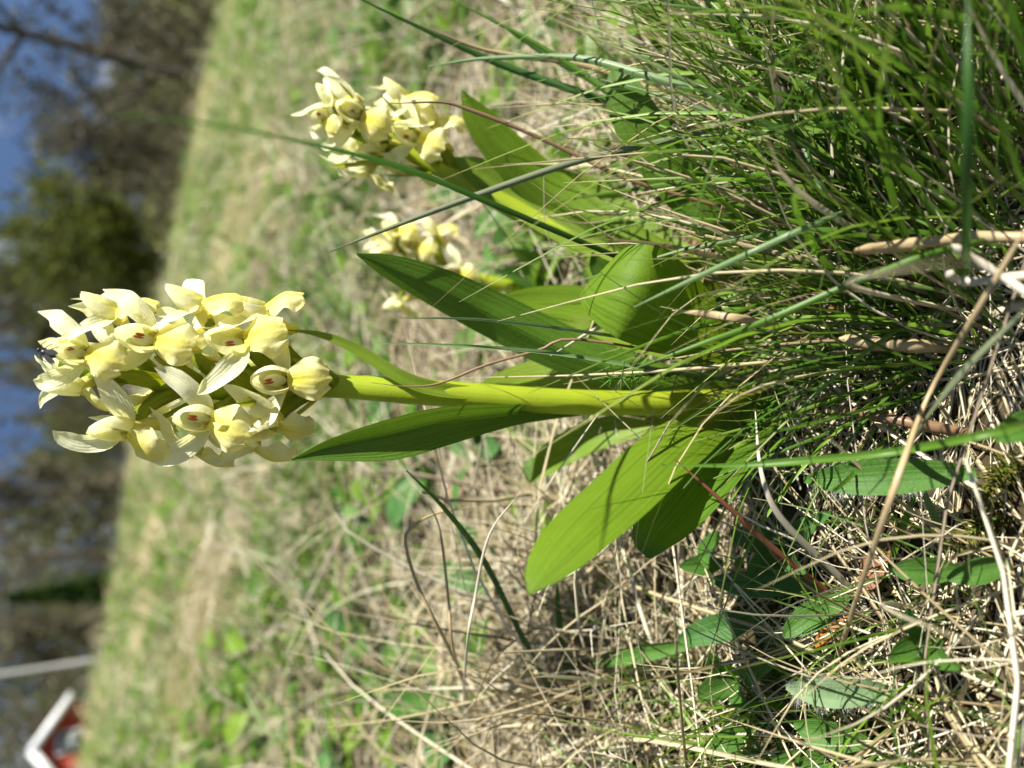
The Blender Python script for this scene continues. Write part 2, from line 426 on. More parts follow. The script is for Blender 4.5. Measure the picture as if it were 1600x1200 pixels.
def straw_mass():
    parts = []
    # lying thatch, close
    for (n, r0, r1, a, hl, rr) in ((17000, 0.07, 0.55, 56, 1.0, 0.55), (12000, 0.45, 2.2, 48, 1.8, 0.9), (8000, 2.0, 9.5, 44, 3.6, 2.4)):
        x, y, r = scatter(n, r0, r1, -a, a)
        keep = (clumpy(x, y, 1.0 if r1 < 1 else 0.25) > RS.uniform(0.0, 0.62, n)); x, y, r = x[keep], y[keep], r[keep]; n = len(x)
        if r1 < 1:
            thinout = (y < .03) & (x < .02) & (RS.uniform(0, 1, n) < .62); x, y, r = x[~thinout], y[~thinout], r[~thinout]; n = len(x)
            hole = (((x + .035) / .045) ** 2 + ((y + .035) / .05) ** 2 < 1) & (RS.uniform(0, 1, n) < .9)
            x, y, r = x[~hole], y[~hole], r[~hole]; n = len(x)
        layer = RS.uniform(0, 1, n) ** 1.4 * 0.020 * rr * (1 - .55 * ((y < .03) & (x < .03)))
        base = np.stack([x, y, terrain(x, y) + layer], 1)
        th = RS.uniform(0, 6.283, n); el = RS.normal(0.06, 0.22, n)
        up = RS.uniform(0, 1, n) < (0.16 if r1 < 1 else 0.3)
        up &= (r > 0.16); el[up] = RS.uniform(0.35, 1.25, up.sum()); el[r < 0.16] = np.clip(el[r < 0.16], -.2, .12)
        d = np.stack([np.cos(th) * np.cos(el), np.sin(th) * np.cos(el), np.sin(el)], 1)
        L = RS.uniform(0.02, 0.075, n) * (0.9 + 0.35 * hl) ; 
        bend = RS.normal(0, 0.28, (n, 3)); bend[:, 2] = -np.abs(RS.normal(0, 0.3, n)) * np.where(up, 1.0, 0.5)
        rad = RS.lognormal(math.log(0.00029), 0.58, n) * (1 + 1.6 * np.maximum(0, r - 0.25)) ** 0.85
        parts.append(tubes_mass(base, d, L, bend, rad, 6, 3, RS.uniform(0, 1, n) ** 0.85, True, 0.05, 0.45))
    V, F, Rn = [], [], []; o = 0
    for v, f, r in parts: V.append(v); F.append(f + o); Rn.append(r); o += len(v)
    ob = link('dry_thatch', mesh_from('dry_thatch', np.concatenate(V), np.concatenate(F), M_strawA, rnd=np.concatenate(Rn)))
    tag(ob, 'tangled mat of pale dry grass stems covering the meadow ground', 'dry grass', kind='stuff')

def green_mass():
    tubes_mass.closed = False
    parts = []
    for (n, r0, r1, a, k, wmul) in ((4200, 0.10, 0.6, 54, 0.9, 1.0), (14000, 0.45, 2.4, 48, 1.5, 2.2), (12000, 2.0, 10.0, 44, 2.7, 4.0)):
        x, y, r = scatter(n, r0, r1, -a, a)
        keep = clumpy(x + 3, y + 1, 0.8 if r1 < 1 else 0.2) > RS.uniform(0.25, 0.75, n)
        if r1 < 1: keep &= ~((np.abs(x) < 0.07) & (y < 0.05))
        x, y, r = x[keep], y[keep], r[keep]; n = len(x)
        base = np.stack([x, y, terrain(x, y)], 1)
        th = RS.uniform(0, 6.283, n); el = RS.uniform(0.25, 1.35, n)
        d = np.stack([np.cos(th) * np.cos(el), np.sin(th) * np.cos(el), np.sin(el)], 1)
        L = RS.uniform(0.018, 0.05, n) * k
        bend = RS.normal(0, 0.25, (n, 3)); bend[:, 2] = -np.abs(RS.normal(0.1, 0.25, n))
        rad = RS.lognormal(math.log(0.0006), 0.35, n) * wmul
        parts.append(tubes_mass(base, d, L, bend, rad, 5, 2, RS.uniform(0, 1, n), True, 0.02, 0.08))
    tubes_mass.closed = True
    V, F, Rn = [], [], []; o = 0
    for v, f, r in parts: V.append(v); F.append(f + o); Rn.append(r); o += len(v)
    ob = link('meadow_grass', mesh_from('meadow_grass', np.concatenate(V), np.concatenate(F), M_greenA, rnd=np.concatenate(Rn)))
    tag(ob, 'short green spring grass scattered through the dry thatch', 'grass', kind='stuff')

def broadleaf_mass():
    """small broad leaves of ground herbs too many to count, out to the crest"""
    V, F, Rn = [], [], []; o = 0
    prof = np.array([0.12, 0.75, 1.0, 0.8, 0.0])
    for (n, r0, r1, a, s) in ((2400, 0.20, 0.7, 50, 1.2), (6000, 0.55, 2.6, 46, 2.0), (3200, 2.2, 9.5, 44, 3.4)):
        x, y, r = scatter(n, r0, r1, -a, a)
        keep = clumpy(x - 2, y + 5, 0.6 if r1 < 1 else 0.18) > RS.uniform(0.35, 0.75, n); x, y = x[keep], y[keep]; n = len(x)
        for i in range(n):
            L = random.uniform(0.008, 0.020) * s; W = L * random.uniform(0.16, 0.3)
            th = random.uniform(0, 6.283); el = random.uniform(0.1, 0.9)
            d = np.array((math.cos(th) * math.cos(el), math.sin(th) * math.cos(el), math.sin(el)))
            S = np.array((-math.sin(th), math.cos(th), random.uniform(-.3, .3))); Nn = np.cross(d, S)
            z = float(terrain(x[i], y[i])) + random.uniform(0.005, 0.017) * s
            b = np.array((x[i], y[i], z))
            q = []
            for j in range(5):
                t = j / 4; c = b + d * L * t - np.array((0, 0, 1)) * L * 0.35 * t * t
                q += [c - S * W * prof[j] + Nn * W * prof[j] * .35, c, c + S * W * prof[j] + Nn * W * prof[j] * .35]
            V.append(np.array(q))
            f = np.array(grid_faces(3, 5)) + o; F.append(f); o += 15; Rn.append(np.full(15, random.random()))
    ob = link('ground_herbs', mesh_from('ground_herbs', np.concatenate(V), np.concatenate(F), M_greenA, rnd=np.concatenate(Rn)))
    tag(ob, 'small broad green herb leaves spread through the meadow turf', 'ground cover', kind='stuff')

straw_mass(); green_mass(); broadleaf_mass()

# ------------------------------------------------------------------ generic leaf and blade from control points
CAMV = lambda p: unit(CAM - p)
def hint_at(p, right=0.0, upw=0.0):
    """normal that looks back at the open side, leaned to the right (+) or up (+)"""
    v = CAMV(p); return unit(v + np.array((right, 0, 0)) + np.array((0, 0, upw)))

def px_leaf(name, ctrl, mat, parent, right=0.0, upw=0.0, fold=0.25, curl=0.0, wave=0.03, n=22, nc=9, twist=0.0, flip=False):
    """ctrl: (px, py, depth, half width in picture pixels); first = tip, last = foot"""
    pts = [P(a, b, c) for a, b, c, w in ctrl]
    ws = [w * SC(a, b, c) for a, b, c, w in ctrl]
    C = catmull(pts, n)
    W = np.maximum(catmull([(w, 0, 0) for w in ws], n)[:, 0], 0.00012)
    k = n // 2
    hint = hint_at(C[k], right, upw)
    if flip: fold, curl = -fold, -curl
    V, F, UV = leaf_grid(C, W, hint, fold, curl, nc, twist, wave)
    o = link(name, mesh_from(name, V - np.array(parent.location), F, mat, UV), parent)
    return o

def blade(name, pts, hw, mat, label=None, cat='grass blade', group=None, parent=None, flat=0.4, n=24, tip=True, base_at_end=True):
    """a single grass blade or stalk through 3D points; first = tip"""
    C = catmull(pts, n)
    t = np.linspace(0, 1, n)
    sc = np.linalg.norm(C - CAM, axis=1) / FPX
    w = hw * np.mean(sc) * (np.clip(t / 0.35, 0.08, 1) ** 0.7 if tip else np.clip(t / 0.07, 0.22, 1) * (1 + .12 * np.sin(t * 17 + hw)))
    root = np.array(C[-1])
    ribbon = mat in GREENS
    V, F, UV = tube_grid(C, w, 6)
    if ribbon:
        rq = random.Random(int(hw * 1000 + abs(root[0]) * 1e6))
        hv = unit(CAMV(C[n // 2]) + np.array((rq.uniform(-.7, .7), 0, rq.uniform(-.3, .5))))
        V, F, UV = leaf_grid(C, w * 1.1, hv, .55 * rq.choice((-1, 1)), 0, 5, rq.uniform(-.9, .9))
    # flatten the section a little
    T = frames(C)
    V = V.reshape(n, -1, 3)
    for i in range(0 if ribbon else n):
        nn = unit(np.cross(np.cross(T[i], CAMV(C[i])), T[i]))
        off = V[i] - C[i]; V[i] -= np.outer(off @ nn, nn) * (1 - flat)
    V = V.reshape(-1, 3)
    if parent is None:
        o = link(name, mesh_from(name, V - root, F, mat, UV)); o.location = Vector(root); tag(o, label, cat, group)
    else:
        o = link(name, mesh_from(name, V - np.array(parent.location), F, mat, UV), parent)
    return o

# ------------------------------------------------------------------ orchid flower templates (millimetres)
def flower_templates():
    out = {'hood': [], 'lip': [], 'sepal': [], 'spur': [], 'column': [], 'anther': []}
    mm = 0.001
    for v in range(4):
        rr = random.Random(40 + v)
        # hood: upper sepal and two petals leaning together into an open cup
        nu, nv = 15, 12; V = []; UV = []
        for j in range(nv):
            b = j / (nv - 1)
            rad = (3.0 + rr.uniform(-.05, .05)) * math.sin(math.pi * (0.20 + 0.775 * b)) ** 0.62
            for i in range(nu):
                a = -1 + 2 * i / (nu - 1); th = a * math.radians(140 - 8 * b)
                lap = 0.8 * math.sin(a * 6 + v) * b * abs(a)
                V.append((rad * math.sin(th) * 1.0, -rad * math.cos(th) * 0.85 + 0.2 + 3.4 * b ** 2.2 + lap * .4, -0.6 + 7.2 * b + 0.35 * math.cos(a * 9.4) * math.sin(3.14 * b) * .4))
                UV.append((i / (nu - 1), 1 - b))
        out['hood'].append(mesh_from('flower', np.array(V) * mm, grid_faces(nu, nv), M_petal, UV))
        # lip: broad saddle, sides turned back, edge ruffled
        nu, nv = 17, 15; V = []; UV = []; ph = rr.uniform(0, 6)
        fb = rr.uniform(1.6, 2.8)
        for j in range(nv):
            t = j / (nv - 1)
            w = 1.2 + 4.1 * math.sin(math.pi * min(1, 0.04 + 0.66 * t)) ** 0.9
            w *= (1 - max(0, t - 0.66) ** 1.6 * 1.5)
            for i in range(nu):
                s = -1 + 2 * i / (nu - 1)
                x = s * w * (1 - 0.12 * s * s * t)
                z = -0.3 - 8.4 * t * (1 - 0.05 * s * s * t + 0.03 * math.cos(s * 7.5) * t) - 0.22 * math.sin(9 * s + ph) * t ** 3
                y = 1.0 + 3.4 * math.sin(min(1.0, t * 1.15) * 1.7) - 1.3 * t * t - fb * (abs(s) ** 1.7) * (w / 4.6) \
                    + 0.85 * math.sin(12 * s + ph) * t * t * abs(s) + 0.8 * math.sin(11 * t + ph * 2 + s) * abs(s) ** 3 - 0.5 * math.exp(-(s / .22) ** 2) * (1 - t)
                V.append((x, y, z)); UV.append((i / (nu - 1), t))
        out['lip'].append(mesh_from('lip', np.array(V) * mm, grid_faces(nu, nv), M_lip, UV))
        # side sepal (for the right; mirrored copy for the left)
        for sgn in (1, -1):
            L = rr.uniform(9.6, 11.2)
            C = catmull([np.array((sgn * 1.2, -0.6, -0.2)), np.array((sgn * 3.6, -0.2, 1.6)), np.array((sgn * 5.9, -0.5, 4.2)), np.array((sgn * 7.2, -1.5 + rr.uniform(-1, .6), 6.4 + rr.uniform(-.8, .8))), np.array((sgn * (7.6 + rr.uniform(-.6, .5)), -2.6 + rr.uniform(-1, 1), L - 1.6))], 14)[::-1]
            t = np.linspace(0, 1, 14)
            W = (1.75 + 0.25 * rr.random()) * np.sin(np.pi * (0.0 + 0.92 * t)) ** 0.95 + 0.08
            V, F, UV = leaf_grid(C, W, np.array((0.15 * sgn, 1, 0.1)), 0.10, 0.34, 9, (0.15 + rr.uniform(-.5, .6)) * sgn, 0.28)
            out['sepal'].append(mesh_from('sepal', V * mm, F, M_petal, UV))
        C = catmull([np.array(p, float) for p in ((0, 0.8, -0.2), (0, -2.2, -1.2), (0, -5.0, -3.6), (0, -6.2, -7.6 + rr.uniform(-1, 1)))], 12)
        R = np.array([1.9, 1.9, 1.85, 1.75, 1.65, 1.55, 1.5, 1.4, 1.3, 1.15, 0.85, 0.05])
        V, F, UV = tube_grid(C, R, 9); out['spur'].append(mesh_from('spur', V * mm, F, M_spur, UV))
    # column with two anther pouches
    def egg(c, r, nu=8, nv=7):
        V = []; UV = []
        for j in range(nv):
            b = math.pi * (0.02 + 0.96 * j / (nv - 1))
            for i in range(nu):
                a = 2 * math.pi * i / nu
                V.append((c[0] + r[0] * math.sin(b) * math.cos(a), c[1] + r[1] * math.sin(b) * math.sin(a), c[2] + r[2] * math.cos(b))); UV.append((i / nu, j / (nv - 1)))
        return np.array(V), np.array(grid_faces(nu, nv, True)), np.array(UV)
    V, F, UV = egg((0, -0.5, 2.0), (1.35, 1.2, 2.3)); out['column'].append(mesh_from('column', V * mm, F, M_petal, UV))
    V1, F1, U1 = egg((0.42, 0.45, 2.7), (0.42, 0.35, 1.25)); V2, F2, U2 = egg((-0.42, 0.45, 2.7), (0.42, 0.35, 1.1))
    out['anther'].append(mesh_from('anther', np.concatenate([V1, V2]) * mm, np.concatenate([F1, F2 + len(V1)]), M_red, np.concatenate([U1, U2])))
    return out
FT = flower_templates()

def add_flower(root, pos, n, up, scale, roll=0.0, openf=1.0, seed=0):
    """flower facing n with its lip down, all sub-parts under the hood mesh"""
    rr = random.Random(seed)
    n = unit(n); up = unit(up - n * np.dot(up, n)); x = np.cross(n, up)
    M3 = Matrix(((x[0], n[0], up[0]), (x[1], n[1], up[1]), (x[2], n[2], up[2])))
    rotm = M3 @ Matrix.Rotation(roll, 3, 'Y')
    h = link('flower', FT['hood'][rr.randrange(4)], root)
    h.matrix_local = Matrix.Translation(Vector(pos) - root.location) @ rotm.to_4x4() @ Matrix.Diagonal((scale, scale, scale, 1))
    k = rr.randrange(4)
    o = link('lip', FT['lip'][k], h); o.rotation_euler = (rr.uniform(-.18, .22), rr.uniform(-.12, .12), rr.uniform(-.15, .15)); o.scale = (rr.uniform(.9, 1.08) * openf, 1, rr.uniform(.92, 1.08))
    for q in (0, 1):
        o = link('sepal', FT['sepal'][2 * rr.randrange(4) + q], h)
        o.rotation_euler = (rr.uniform(-.35, .3), rr.uniform(-.35, .35), rr.uniform(-.3, .3)); f = rr.uniform(1.05, 1.28); o.scale = (f * openf, f, f)
    o = link('spur', FT['spur'][rr.randrange(4)], h); o.rotation_euler = (rr.uniform(-.2, .2), 0, rr.uniform(-.2, .2))
    link('column', FT['column'][0], h)
    o = link('anther', FT['anther'][0], h); f = rr.uniform(.5, .85); o.scale = (f * .9, f, f); o.location = (rr.uniform(-.0004, .0004), .0001, rr.uniform(.0, .0012)); o.rotation_euler = (0, rr.uniform(-.35, .35), rr.uniform(-.3, .3))
    return h

def add_bract(root, a, d, L, hw, axis, mat=None):
    d = unit(d); side = unit(np.cross(d, axis))
    C = catmull([a, a + d * L * .35 + axis * L * .06, a + d * L * .7 + axis * L * .2, a + d * L * .95 + axis * L * .42], 12)[::-1]
    t = np.linspace(0, 1, 12); W = hw * np.sin(np.pi * (0.02 + 0.80 * t)) ** 0.8 + 0.0001
    nh = unit(np.cross(side, d)); 
    if np.dot(nh, axis) < 0: nh = -nh
    V, F, UV = leaf_grid(C, W, nh, 0.3, 0.15, 7, random.uniform(-.3, .3), 0.05)
    return link('bract', mesh_from('bract', V - np.array(root.location), F, mat or M_bract, UV), root)

def orchid_spike(root, axis_ctrl, flowers, stem_r, nb=14, fscale=1.0, rad=0.0085, blen=0.017, stem_mat=None):
    """axis_ctrl: (px,py,Y) tip first down to the foot; flowers: (px,py,az_deg,scale,roll_deg,pitch)"""
    pts = [P(*c) for c in axis_ctrl]
    C = catmull(pts, 40)
    t = np.linspace(0, 1, 40)
    R = stem_r * (0.35 + 0.65 * smooth01(t / 0.55))
    V, F, UV = tube_grid(C, R, 12)
    # shallow ribs down the stem
    link('stem', mesh_from('stem', V - np.array(root.location), F, stem_mat or M_stem, UV), root)
    tipless = [k for k, f in enumerate(flowers) if f[0] < axis_ctrl[0][0] + 60]
    for i, (px, py, az, s, roll, pit) in enumerate(flowers):
        # nearest point of the axis in the picture
        prj = []
        for c in C[:30]:
            v = c - CAM; dz = v @ FWD; prj.append((800 - (v @ UP) / dz * FPX, 600 - (v @ RIGHT) / dz * FPX))
        prj = np.array(prj)
        j = int(np.argmin((prj[:, 0] - px) ** 2 + 0.05 * (prj[:, 1] - py) ** 2)); j = min(max(j, 1), 28)
        ax = unit(C[j - 1] - C[j + 1])
        a = math.radians(az)
        view = CAMV(C[j]); view = unit(view - ax * (view @ ax)); rt = np.cross(ax, view); rt = rt if rt[0] > 0 else -rt
        n = view * math.cos(a) + rt * math.sin(a)
        Y = C[j][1] + n[1] * rad * fscale
        pos = P(px, py, Y)
        n2 = unit(n + ax * pit)
        add_flower(root, pos, n2, ax, s * fscale, math.radians(roll), 1.0, 100 + i * 7 + int(px))
        # ovary from the axis to the back of the flower
        q = C[min(j + 3, 38)]
        mid = (q + pos) / 2 + ax * 0.0015 - n * 0.001
        e = pos - n2 * 0.0005 * s
        OC = catmull([q, mid, e], 9); OR = np.array([.0010, .0012, .0014, .0015, .0015, .0014, .0013, .0011, .0010]) * fscale
        V, F, UV = tube_grid(OC, OR, 7); link('ovary', mesh_from('ovary', V - np.array(root.location), F, M_bract, UV), root)
        sgn = 1 if random.random() < .5 else -1; bn = n * math.cos(.75 * sgn) + np.cross(ax, n) * math.sin(.75 * sgn)
        add_bract(root, q + bn * 0.001, unit(bn * 0.75 + ax * 0.75 + np.array((random.uniform(-.3, .3), random.uniform(-.2, .2), 0))), blen * fscale * s * random.uniform(.6, .95) * (0.45 if abs(az) > 140 else 1) * (0.6 if i in tipless else 1), 0.0017 * fscale * s, ax)
    return C

# ------------------------------------------------------------------ the tall orchid in front
base = P(1215, 622, 0.0); base[2] = float(terrain(base[0], base[1])) - 0.001
orchid = empty('orchid', base)
tag(orchid, 'tall pale yellow orchid with a full flower spike and broad drooping leaf', 'orchid', 'yellow orchids in flower')
main_fl = [  # px, py, azimuth (0 = to the camera, + = right), scale, roll, pitch
    (132, 553, 5, .84, 0, .25), (240, 532, 8, .94, 4, .1), (180, 488, 62, .86, 0, .2), (312, 476, 62, .92, 0, .1),
    (412, 486, 64, .95, 0, .05), (378, 533, 24, 1.0, 6, .05), (446, 594, -2, 1.0, -6, .0), (327, 656, -18, .94, -10, .05),
    (199, 672, -42, .92, -12, .1), (126, 606, -70, .78, 0, .25), (390, 694, -85, .98, -8, .0), (430, 664, -50, .88, -5, 0.),
    (300, 702, -95, .9, 0, .0), (112, 575, 150, .7, 0, .4), (190, 530, 150, .8, 0, .2), (285, 530, 130, .85, 0, .1),
    (380, 560, 150, .9, 0, .1), (300, 600, -165, .85, 0, .1), (225, 632, -120, .85, -5, .1)]
AX = orchid_spike(orchid, [(92, 568, .030), (200, 590, .030), (350, 612, .028), (500, 603, .025), (650, 612, .018), (850, 626, .010), (1000, 630, .005), (1150, 626, .001), (1215, 622, 0.0)], main_fl, 0.0029)
px_leaf('leaf', [(455, 719, .012, 0), (520, 700, .010, 19), (610, 682, .008, 34), (700, 660, .008, 31), (800, 646, .010, 18), (870, 640, .011, 13), (960, 634, .009, 8)], M_leafdark, orchid, right=-0.35, fold=0.25, curl=0.2)
px_leaf('leaf', [(443, 515, .022, 0), (500, 523, .021, 5), (560, 548, .019, 9), (620, 586, .016, 11), (680, 608, .014, 12), (780, 618, .012, 9)], M_leafpale, orchid, right=0.3, fold=0.3)
px_leaf('leaf', [(827, 928, -.040, 2), (845, 895, -.039, 30), (890, 840, -.036, 55), (960, 770, -.029, 68), (1040, 695, -.018, 62), (1110, 650, -.010, 40), (1190, 615, -.003, 22)], M_leaf, orchid, right=0.55, upw=0.75, fold=-0.14, curl=-0.05, wave=.06, n=30, nc=13)
px_leaf('leaf', [(1014, 872, -.026, 4), (1022, 845, -.026, 36), (1060, 800, -.025, 54), (1110, 740, -.021, 56), (1160, 690, -.014, 40), (1205, 630, -.004, 20)], M_leafdark, orchid, right=0.5, upw=0.5, fold=0.42, curl=0, n=26, nc=11)
px_leaf('leaf', [(828, 756, .035, 1), (850, 728, .034, 20), (890, 700, .032, 26), (960, 672, .022, 24), (1100, 640, .006, 18)], M_leaf, orchid, right=0.3, upw=.4, fold=0.3)
px_leaf('leaf', [(557, 397, .022, 1), (605, 417, .022, 19), (680, 450, .021, 32), (760, 490, .020, 37), (860, 540, .016, 38), (960, 580, .010, 34), (1060, 605, .004, 28), (1190, 618, .001, 20)], M_leafdark, orchid, right=-0.3, upw=-.1, fold=-0.42, curl=0.0, wave=.09, n=30, nc=11)
px_leaf('leaf', [(706, 640, .030, 1), (760, 615, .030, 20), (830, 592, .028, 28), (920, 585, .020, 30), (1050, 605, .008, 26), (1180, 620, .002, 18)], M_leafpale, orchid, right=0.4, upw=.3, fold=0.2)

# ------------------------------------------------------------------ the leafy shoot beside it
b2 = G(1190, 560)
shoot = empty('orchid_shoot', b2)
tag(shoot, 'flowerless orchid shoot with a hooded round-tipped leaf curling forward', 'plant')
px_leaf('leaf', [(924, 436, -.004, 14), (930, 437, -.010, 50), (955, 442, -.017, 70), (1005, 458, -.022, 80), (1060, 488, -.019, 70), (1120, 528, -.011, 48), (1185, 558, -.004, 24)], M_leafhood, shoot, right=0.1, upw=-.05, fold=0.0, curl=-0.24, wave=.0, n=30, nc=13)
px_leaf('leaf', [(762, 470, .030, 1), (830, 470, .028, 22), (920, 480, .022, 32), (1020, 510, .012, 32), (1120, 545, .003, 24), (1190, 560, 0, 15)], M_leaf, shoot, right=0.45, upw=.1, fold=0.2)
px_leaf('leaf', [(800, 500, .026, 1), (870, 508, .024, 17), (960, 522, .016, 22), (1080, 550, .006, 20), (1190, 565, -.001, 14)], M_leafpale, shoot, right=0.3, fold=0.2)
px_leaf('leaf', [(925, 395, .012, 2), (940, 420, .012, 18), (985, 455, .010, 26), (1060, 505, .006, 24), (1180, 558, .0, 14)], M_leafdark, shoot, right=-.2, fold=.2)

# ------------------------------------------------------------------ second orchid, leaning to the right
base = P(1240, 478, -0.006); base[2] = float(terrain(base[0], base[1])) - 0.001
orchid2 = empty('orchid', base)
tag(orchid2, 'pale yellow orchid leaning away behind crossing grass blades, long sheathing leaves', 'orchid', 'yellow orchids in flower')
fl2 = [(562, 181, 8, 1.0, 0, .1), (652, 216, 6, 1.05, -3, .05), (632, 154, 65, 1.0, 0, .1), (678, 188, 75, 1.0, 0, .0), (572, 266, -100, 1.0, 0, .05),
       (525, 158, 60, .85, 0, .3), (508, 186, -20, .7, 0, .5), (560, 225, -150, .85, 0, .2), (600, 190, 150, .9, 0, .2), (640, 245, -120, .95, 0, .05), (590, 235, -60, .8, 0, .1), (650, 262, -80, .8, 0, .05)]
orchid_spike(orchid2, [(492, 178, .052), (560, 212, .052), (640, 243, .050), (720, 280, .046), (830, 340, .038), (950, 395, .026), (1060, 432, .014), (1150, 456, .004), (1240, 478, -.006)], fl2, 0.0030, fscale=.92, rad=.0085, blen=.021)
px_leaf('leaf', [(722, 141, .034, 1), (742, 180, .034, 21), (790, 238, .033, 32), (860, 300, .030, 34), (940, 352, .022, 30), (1030, 400, .012, 24), (1140, 448, .002, 17)], M_leaf, orchid2, right=-.2, upw=-.1, fold=-0.45, n=28, nc=11)
px_leaf('leaf', [(706, 246, .044, 1), (745, 268, .042, 22), (800, 305, .039, 27), (870, 350, .032, 26), (960, 392, .022, 24), (1080, 432, .008, 22)], M_leafpale, orchid2, right=.25, fold=0.3)
px_leaf('leaf', [(775, 258, .046, 1), (810, 288, .044, 18), (880, 335, .036, 22), (980, 388, .022, 20), (1100, 435, .006, 18)], M_leafpale, orchid2, right=.5, fold=0.3)
px_leaf('leaf', [(868, 262, .040, 1), (910, 287, .040, 17), (970, 337, .032, 25), (1050, 395, .020, 24), (1140, 440, .006, 18), (1225, 474, -.004, 14)], M_leaf, orchid2, right=.4, upw=.1, fold=0.25)
px_leaf('leaf', [(960, 98, .006, 3), (972, 140, .004, 28), (1005, 205, .002, 38), (1060, 280, .0, 38), (1120, 345, -.003, 34), (1180, 410, -.005, 25), (1235, 470, -.006, 15)], M_leafdark, orchid2, right=-.1, upw=.1, fold=0.15, n=26, nc=11)

# ------------------------------------------------------------------ third orchid, farther off behind the long leaf
base = G(915, 465)
orchid3 = empty('orchid', base)
tag(orchid3, 'small pale yellow orchid farther back, half hidden behind a long leaf', 'orchid', 'yellow orchids in flower')
y3 = base[1]
fl3 = [(620, 362, 30, 1, 0, .1), (682, 360, 70, 1, 0, .1), (650, 385, 0, 1, 0, .1), (626, 474, -75, 1, 0, .1), (716, 424, -10, .9, 0, .0), (600, 400, -40, .9, 0, .2), (590, 372, 60, .8, 0, .3), (690, 470, -90, .9, 0, 0)]
orchid_spike(orchid3, [(575, 395, y3 + .012), (640, 410, y3 + .012), (720, 432, y3 + .008), (800, 448, y3 + .003), (915, 465, y3)], fl3, 0.0026, fscale=.86, rad=.009)
px_leaf('leaf', [(799, 388, y3 - .004, 1), (825, 405, y3 - .004, 17), (860, 432, y3 - .003, 22), (910, 462, y3, 14)], M_leafdark, orchid3, right=.2, fold=.3)
px_leaf('leaf', [(770, 425, y3, 1), (810, 430, y3, 16), (860, 445, y3, 18), (912, 465, y3, 10)], M_herb, orchid3, right=.3, fold=.3)

# ------------------------------------------------------------------ the fly on the top flower
def make_fly():
    p = P(76, 552, 0.019); root = empty('fly', p)
    tag(root, 'small black fly perched on the top flower of the tallest orchid', 'fly')
    C = catmull([np.array(c) * 0.001 for c in ((-1.5, 0, 0.2), (-.8, 0, .35), (0, 0, .4), (.7, 0, .4), (1.15, 0, .25))], 13)
    R = np.array([.05, .28, .42, .5, .48, .40, .46, .56, .55, .42, .25, .2, .05]) * .001
    V, F, UV = tube_grid(C, R, 9); body = link('body', mesh_from('body', V, F, M_fly, UV), root)
    V, F, UV = tube_grid(np.array([(1.1, 0, .3), (1.2, 0, .3), (1.4, 0, .28), (1.6, 0, .25), (1.7, 0, .22)]) * .001, np.array([.05, .3, .38, .28, .05]) * .001, 8)
    link('head', mesh_from('head', V, F, M_fly, UV), root)
    for s in (-1, 1):
        C = catmull([np.array(c) * .001 for c in ((-2.0, s * .75, .75), (-1.2, s * .65, .85), (-.3, s * .4, .85), (.4, s * .2, .8))], 9)
        V, F, UV = leaf_grid(C, np.array([.05, .3, .42, .46, .44, .38, .3, .2, .08]) * .001, (0, 0, 1), 0, 0, 5)
        link('wing', mesh_from('wing', V, F, M_wing, UV), root)
        for k, dx in enumerate((.7, .2, -.3)):
            C = np.array([(dx, s * .3, .3), (dx + .3 - k * .35, s * 1.0, .75), (dx + .5 - k * .6, s * 1.5, -.3)]) * .001
            V, F, UV = tube_grid(catmull(C, 7), np.full(7, .00007), 5); link('leg', mesh_from('leg', V, F, M_fly, UV), root)
    root.rotation_euler = (0.5, -0.9, 0.9); root.scale = (1.15, 1.15, 1.15)
make_fly()

# ------------------------------------------------------------------ single grass blades and stalks one can follow
def pb(name, ctrl, hw, mat, label, cat='grass blade', tip=True, flat=0.4, n=26):
    return blade(name, [P(*c) if len(c) == 3 else G(c[0], c[1], 0.001) for c in ctrl], hw, mat, label, cat, None, None, flat, n, tip)

pb('wild_grass', [(180, 178, -.055), (350, 195, -.045), (500, 226, -.03), (640, 264, -.015), (760, 314, -.006), (900, 374, -.004), (1030, 428, -.006), (1110, 462, -.012), (1260, 530)], 4.4, M_bdark, 'long dark green blade running across the leaning orchid and its flowers')
pb('wild_grass', [(515, 393, .02), (620, 352, .018), (750, 303, .012), (900, 252, .004), (1050, 217, -.004), (1180, 185, -.012), (1330, 190)], 4.6, M_bgrey, 'stiff grey-green blade with dead tip crossing the small far orchid')
pb('wild_grass', [(625, 497, .0), (750, 500, -.004), (900, 518, -.008), (1050, 540, -.012), (1200, 562, -.018), (1320, 590)], 3.2, M_bblue, 'straight bluish blade lying over the long dark orchid leaf')
pb('wild_grass', [(590, 536, .004), (700, 540, .0), (850, 551, -.004), (1000, 574, -.01), (1150, 597, -.016), (1320, 615)], 3.2, M_bblue, 'straight bluish blade just above the yellow orchid stem')
pair = empty('grass_shoot', G(918, 1143)); tag(pair, 'dark grass shoot of two slim blades in the dry straw', 'grass blade')
gy = G(918, 1143)[1]
blade('blade', [P(635, 735, gy - .03), P(700, 800, gy - .025), P(760, 880, gy - .018), P(820, 1000, gy - .01), P(870, 1090, gy - .004), G(918, 1143)], 4.5, M_bdark, parent=pair)
blade('blade', [P(872, 905, gy - .012), P(872, 950, gy - .01), P(884, 1040, gy - .006), G(919, 1143)], 4, M_bdark, parent=pair)
pb('wild_grass', [(540, -12, .04), (680, 55, .035), (780, 100, .03), (900, 142, .02), (1050, 190, .005), (1200, 240, -.01), (1420, 310)], 5, M_bdark, 'long dark blade arching from the tussock over the dry meadow')
pb('dry_stalk', [(655, 38, .03), (760, 79, .028), (900, 100, .02), (1000, 132, .012), (1120, 190, .0), (1380, 290)], 4, M_straw1, 'thin tan stalk lying along the dark arching blade', 'dry stalk')
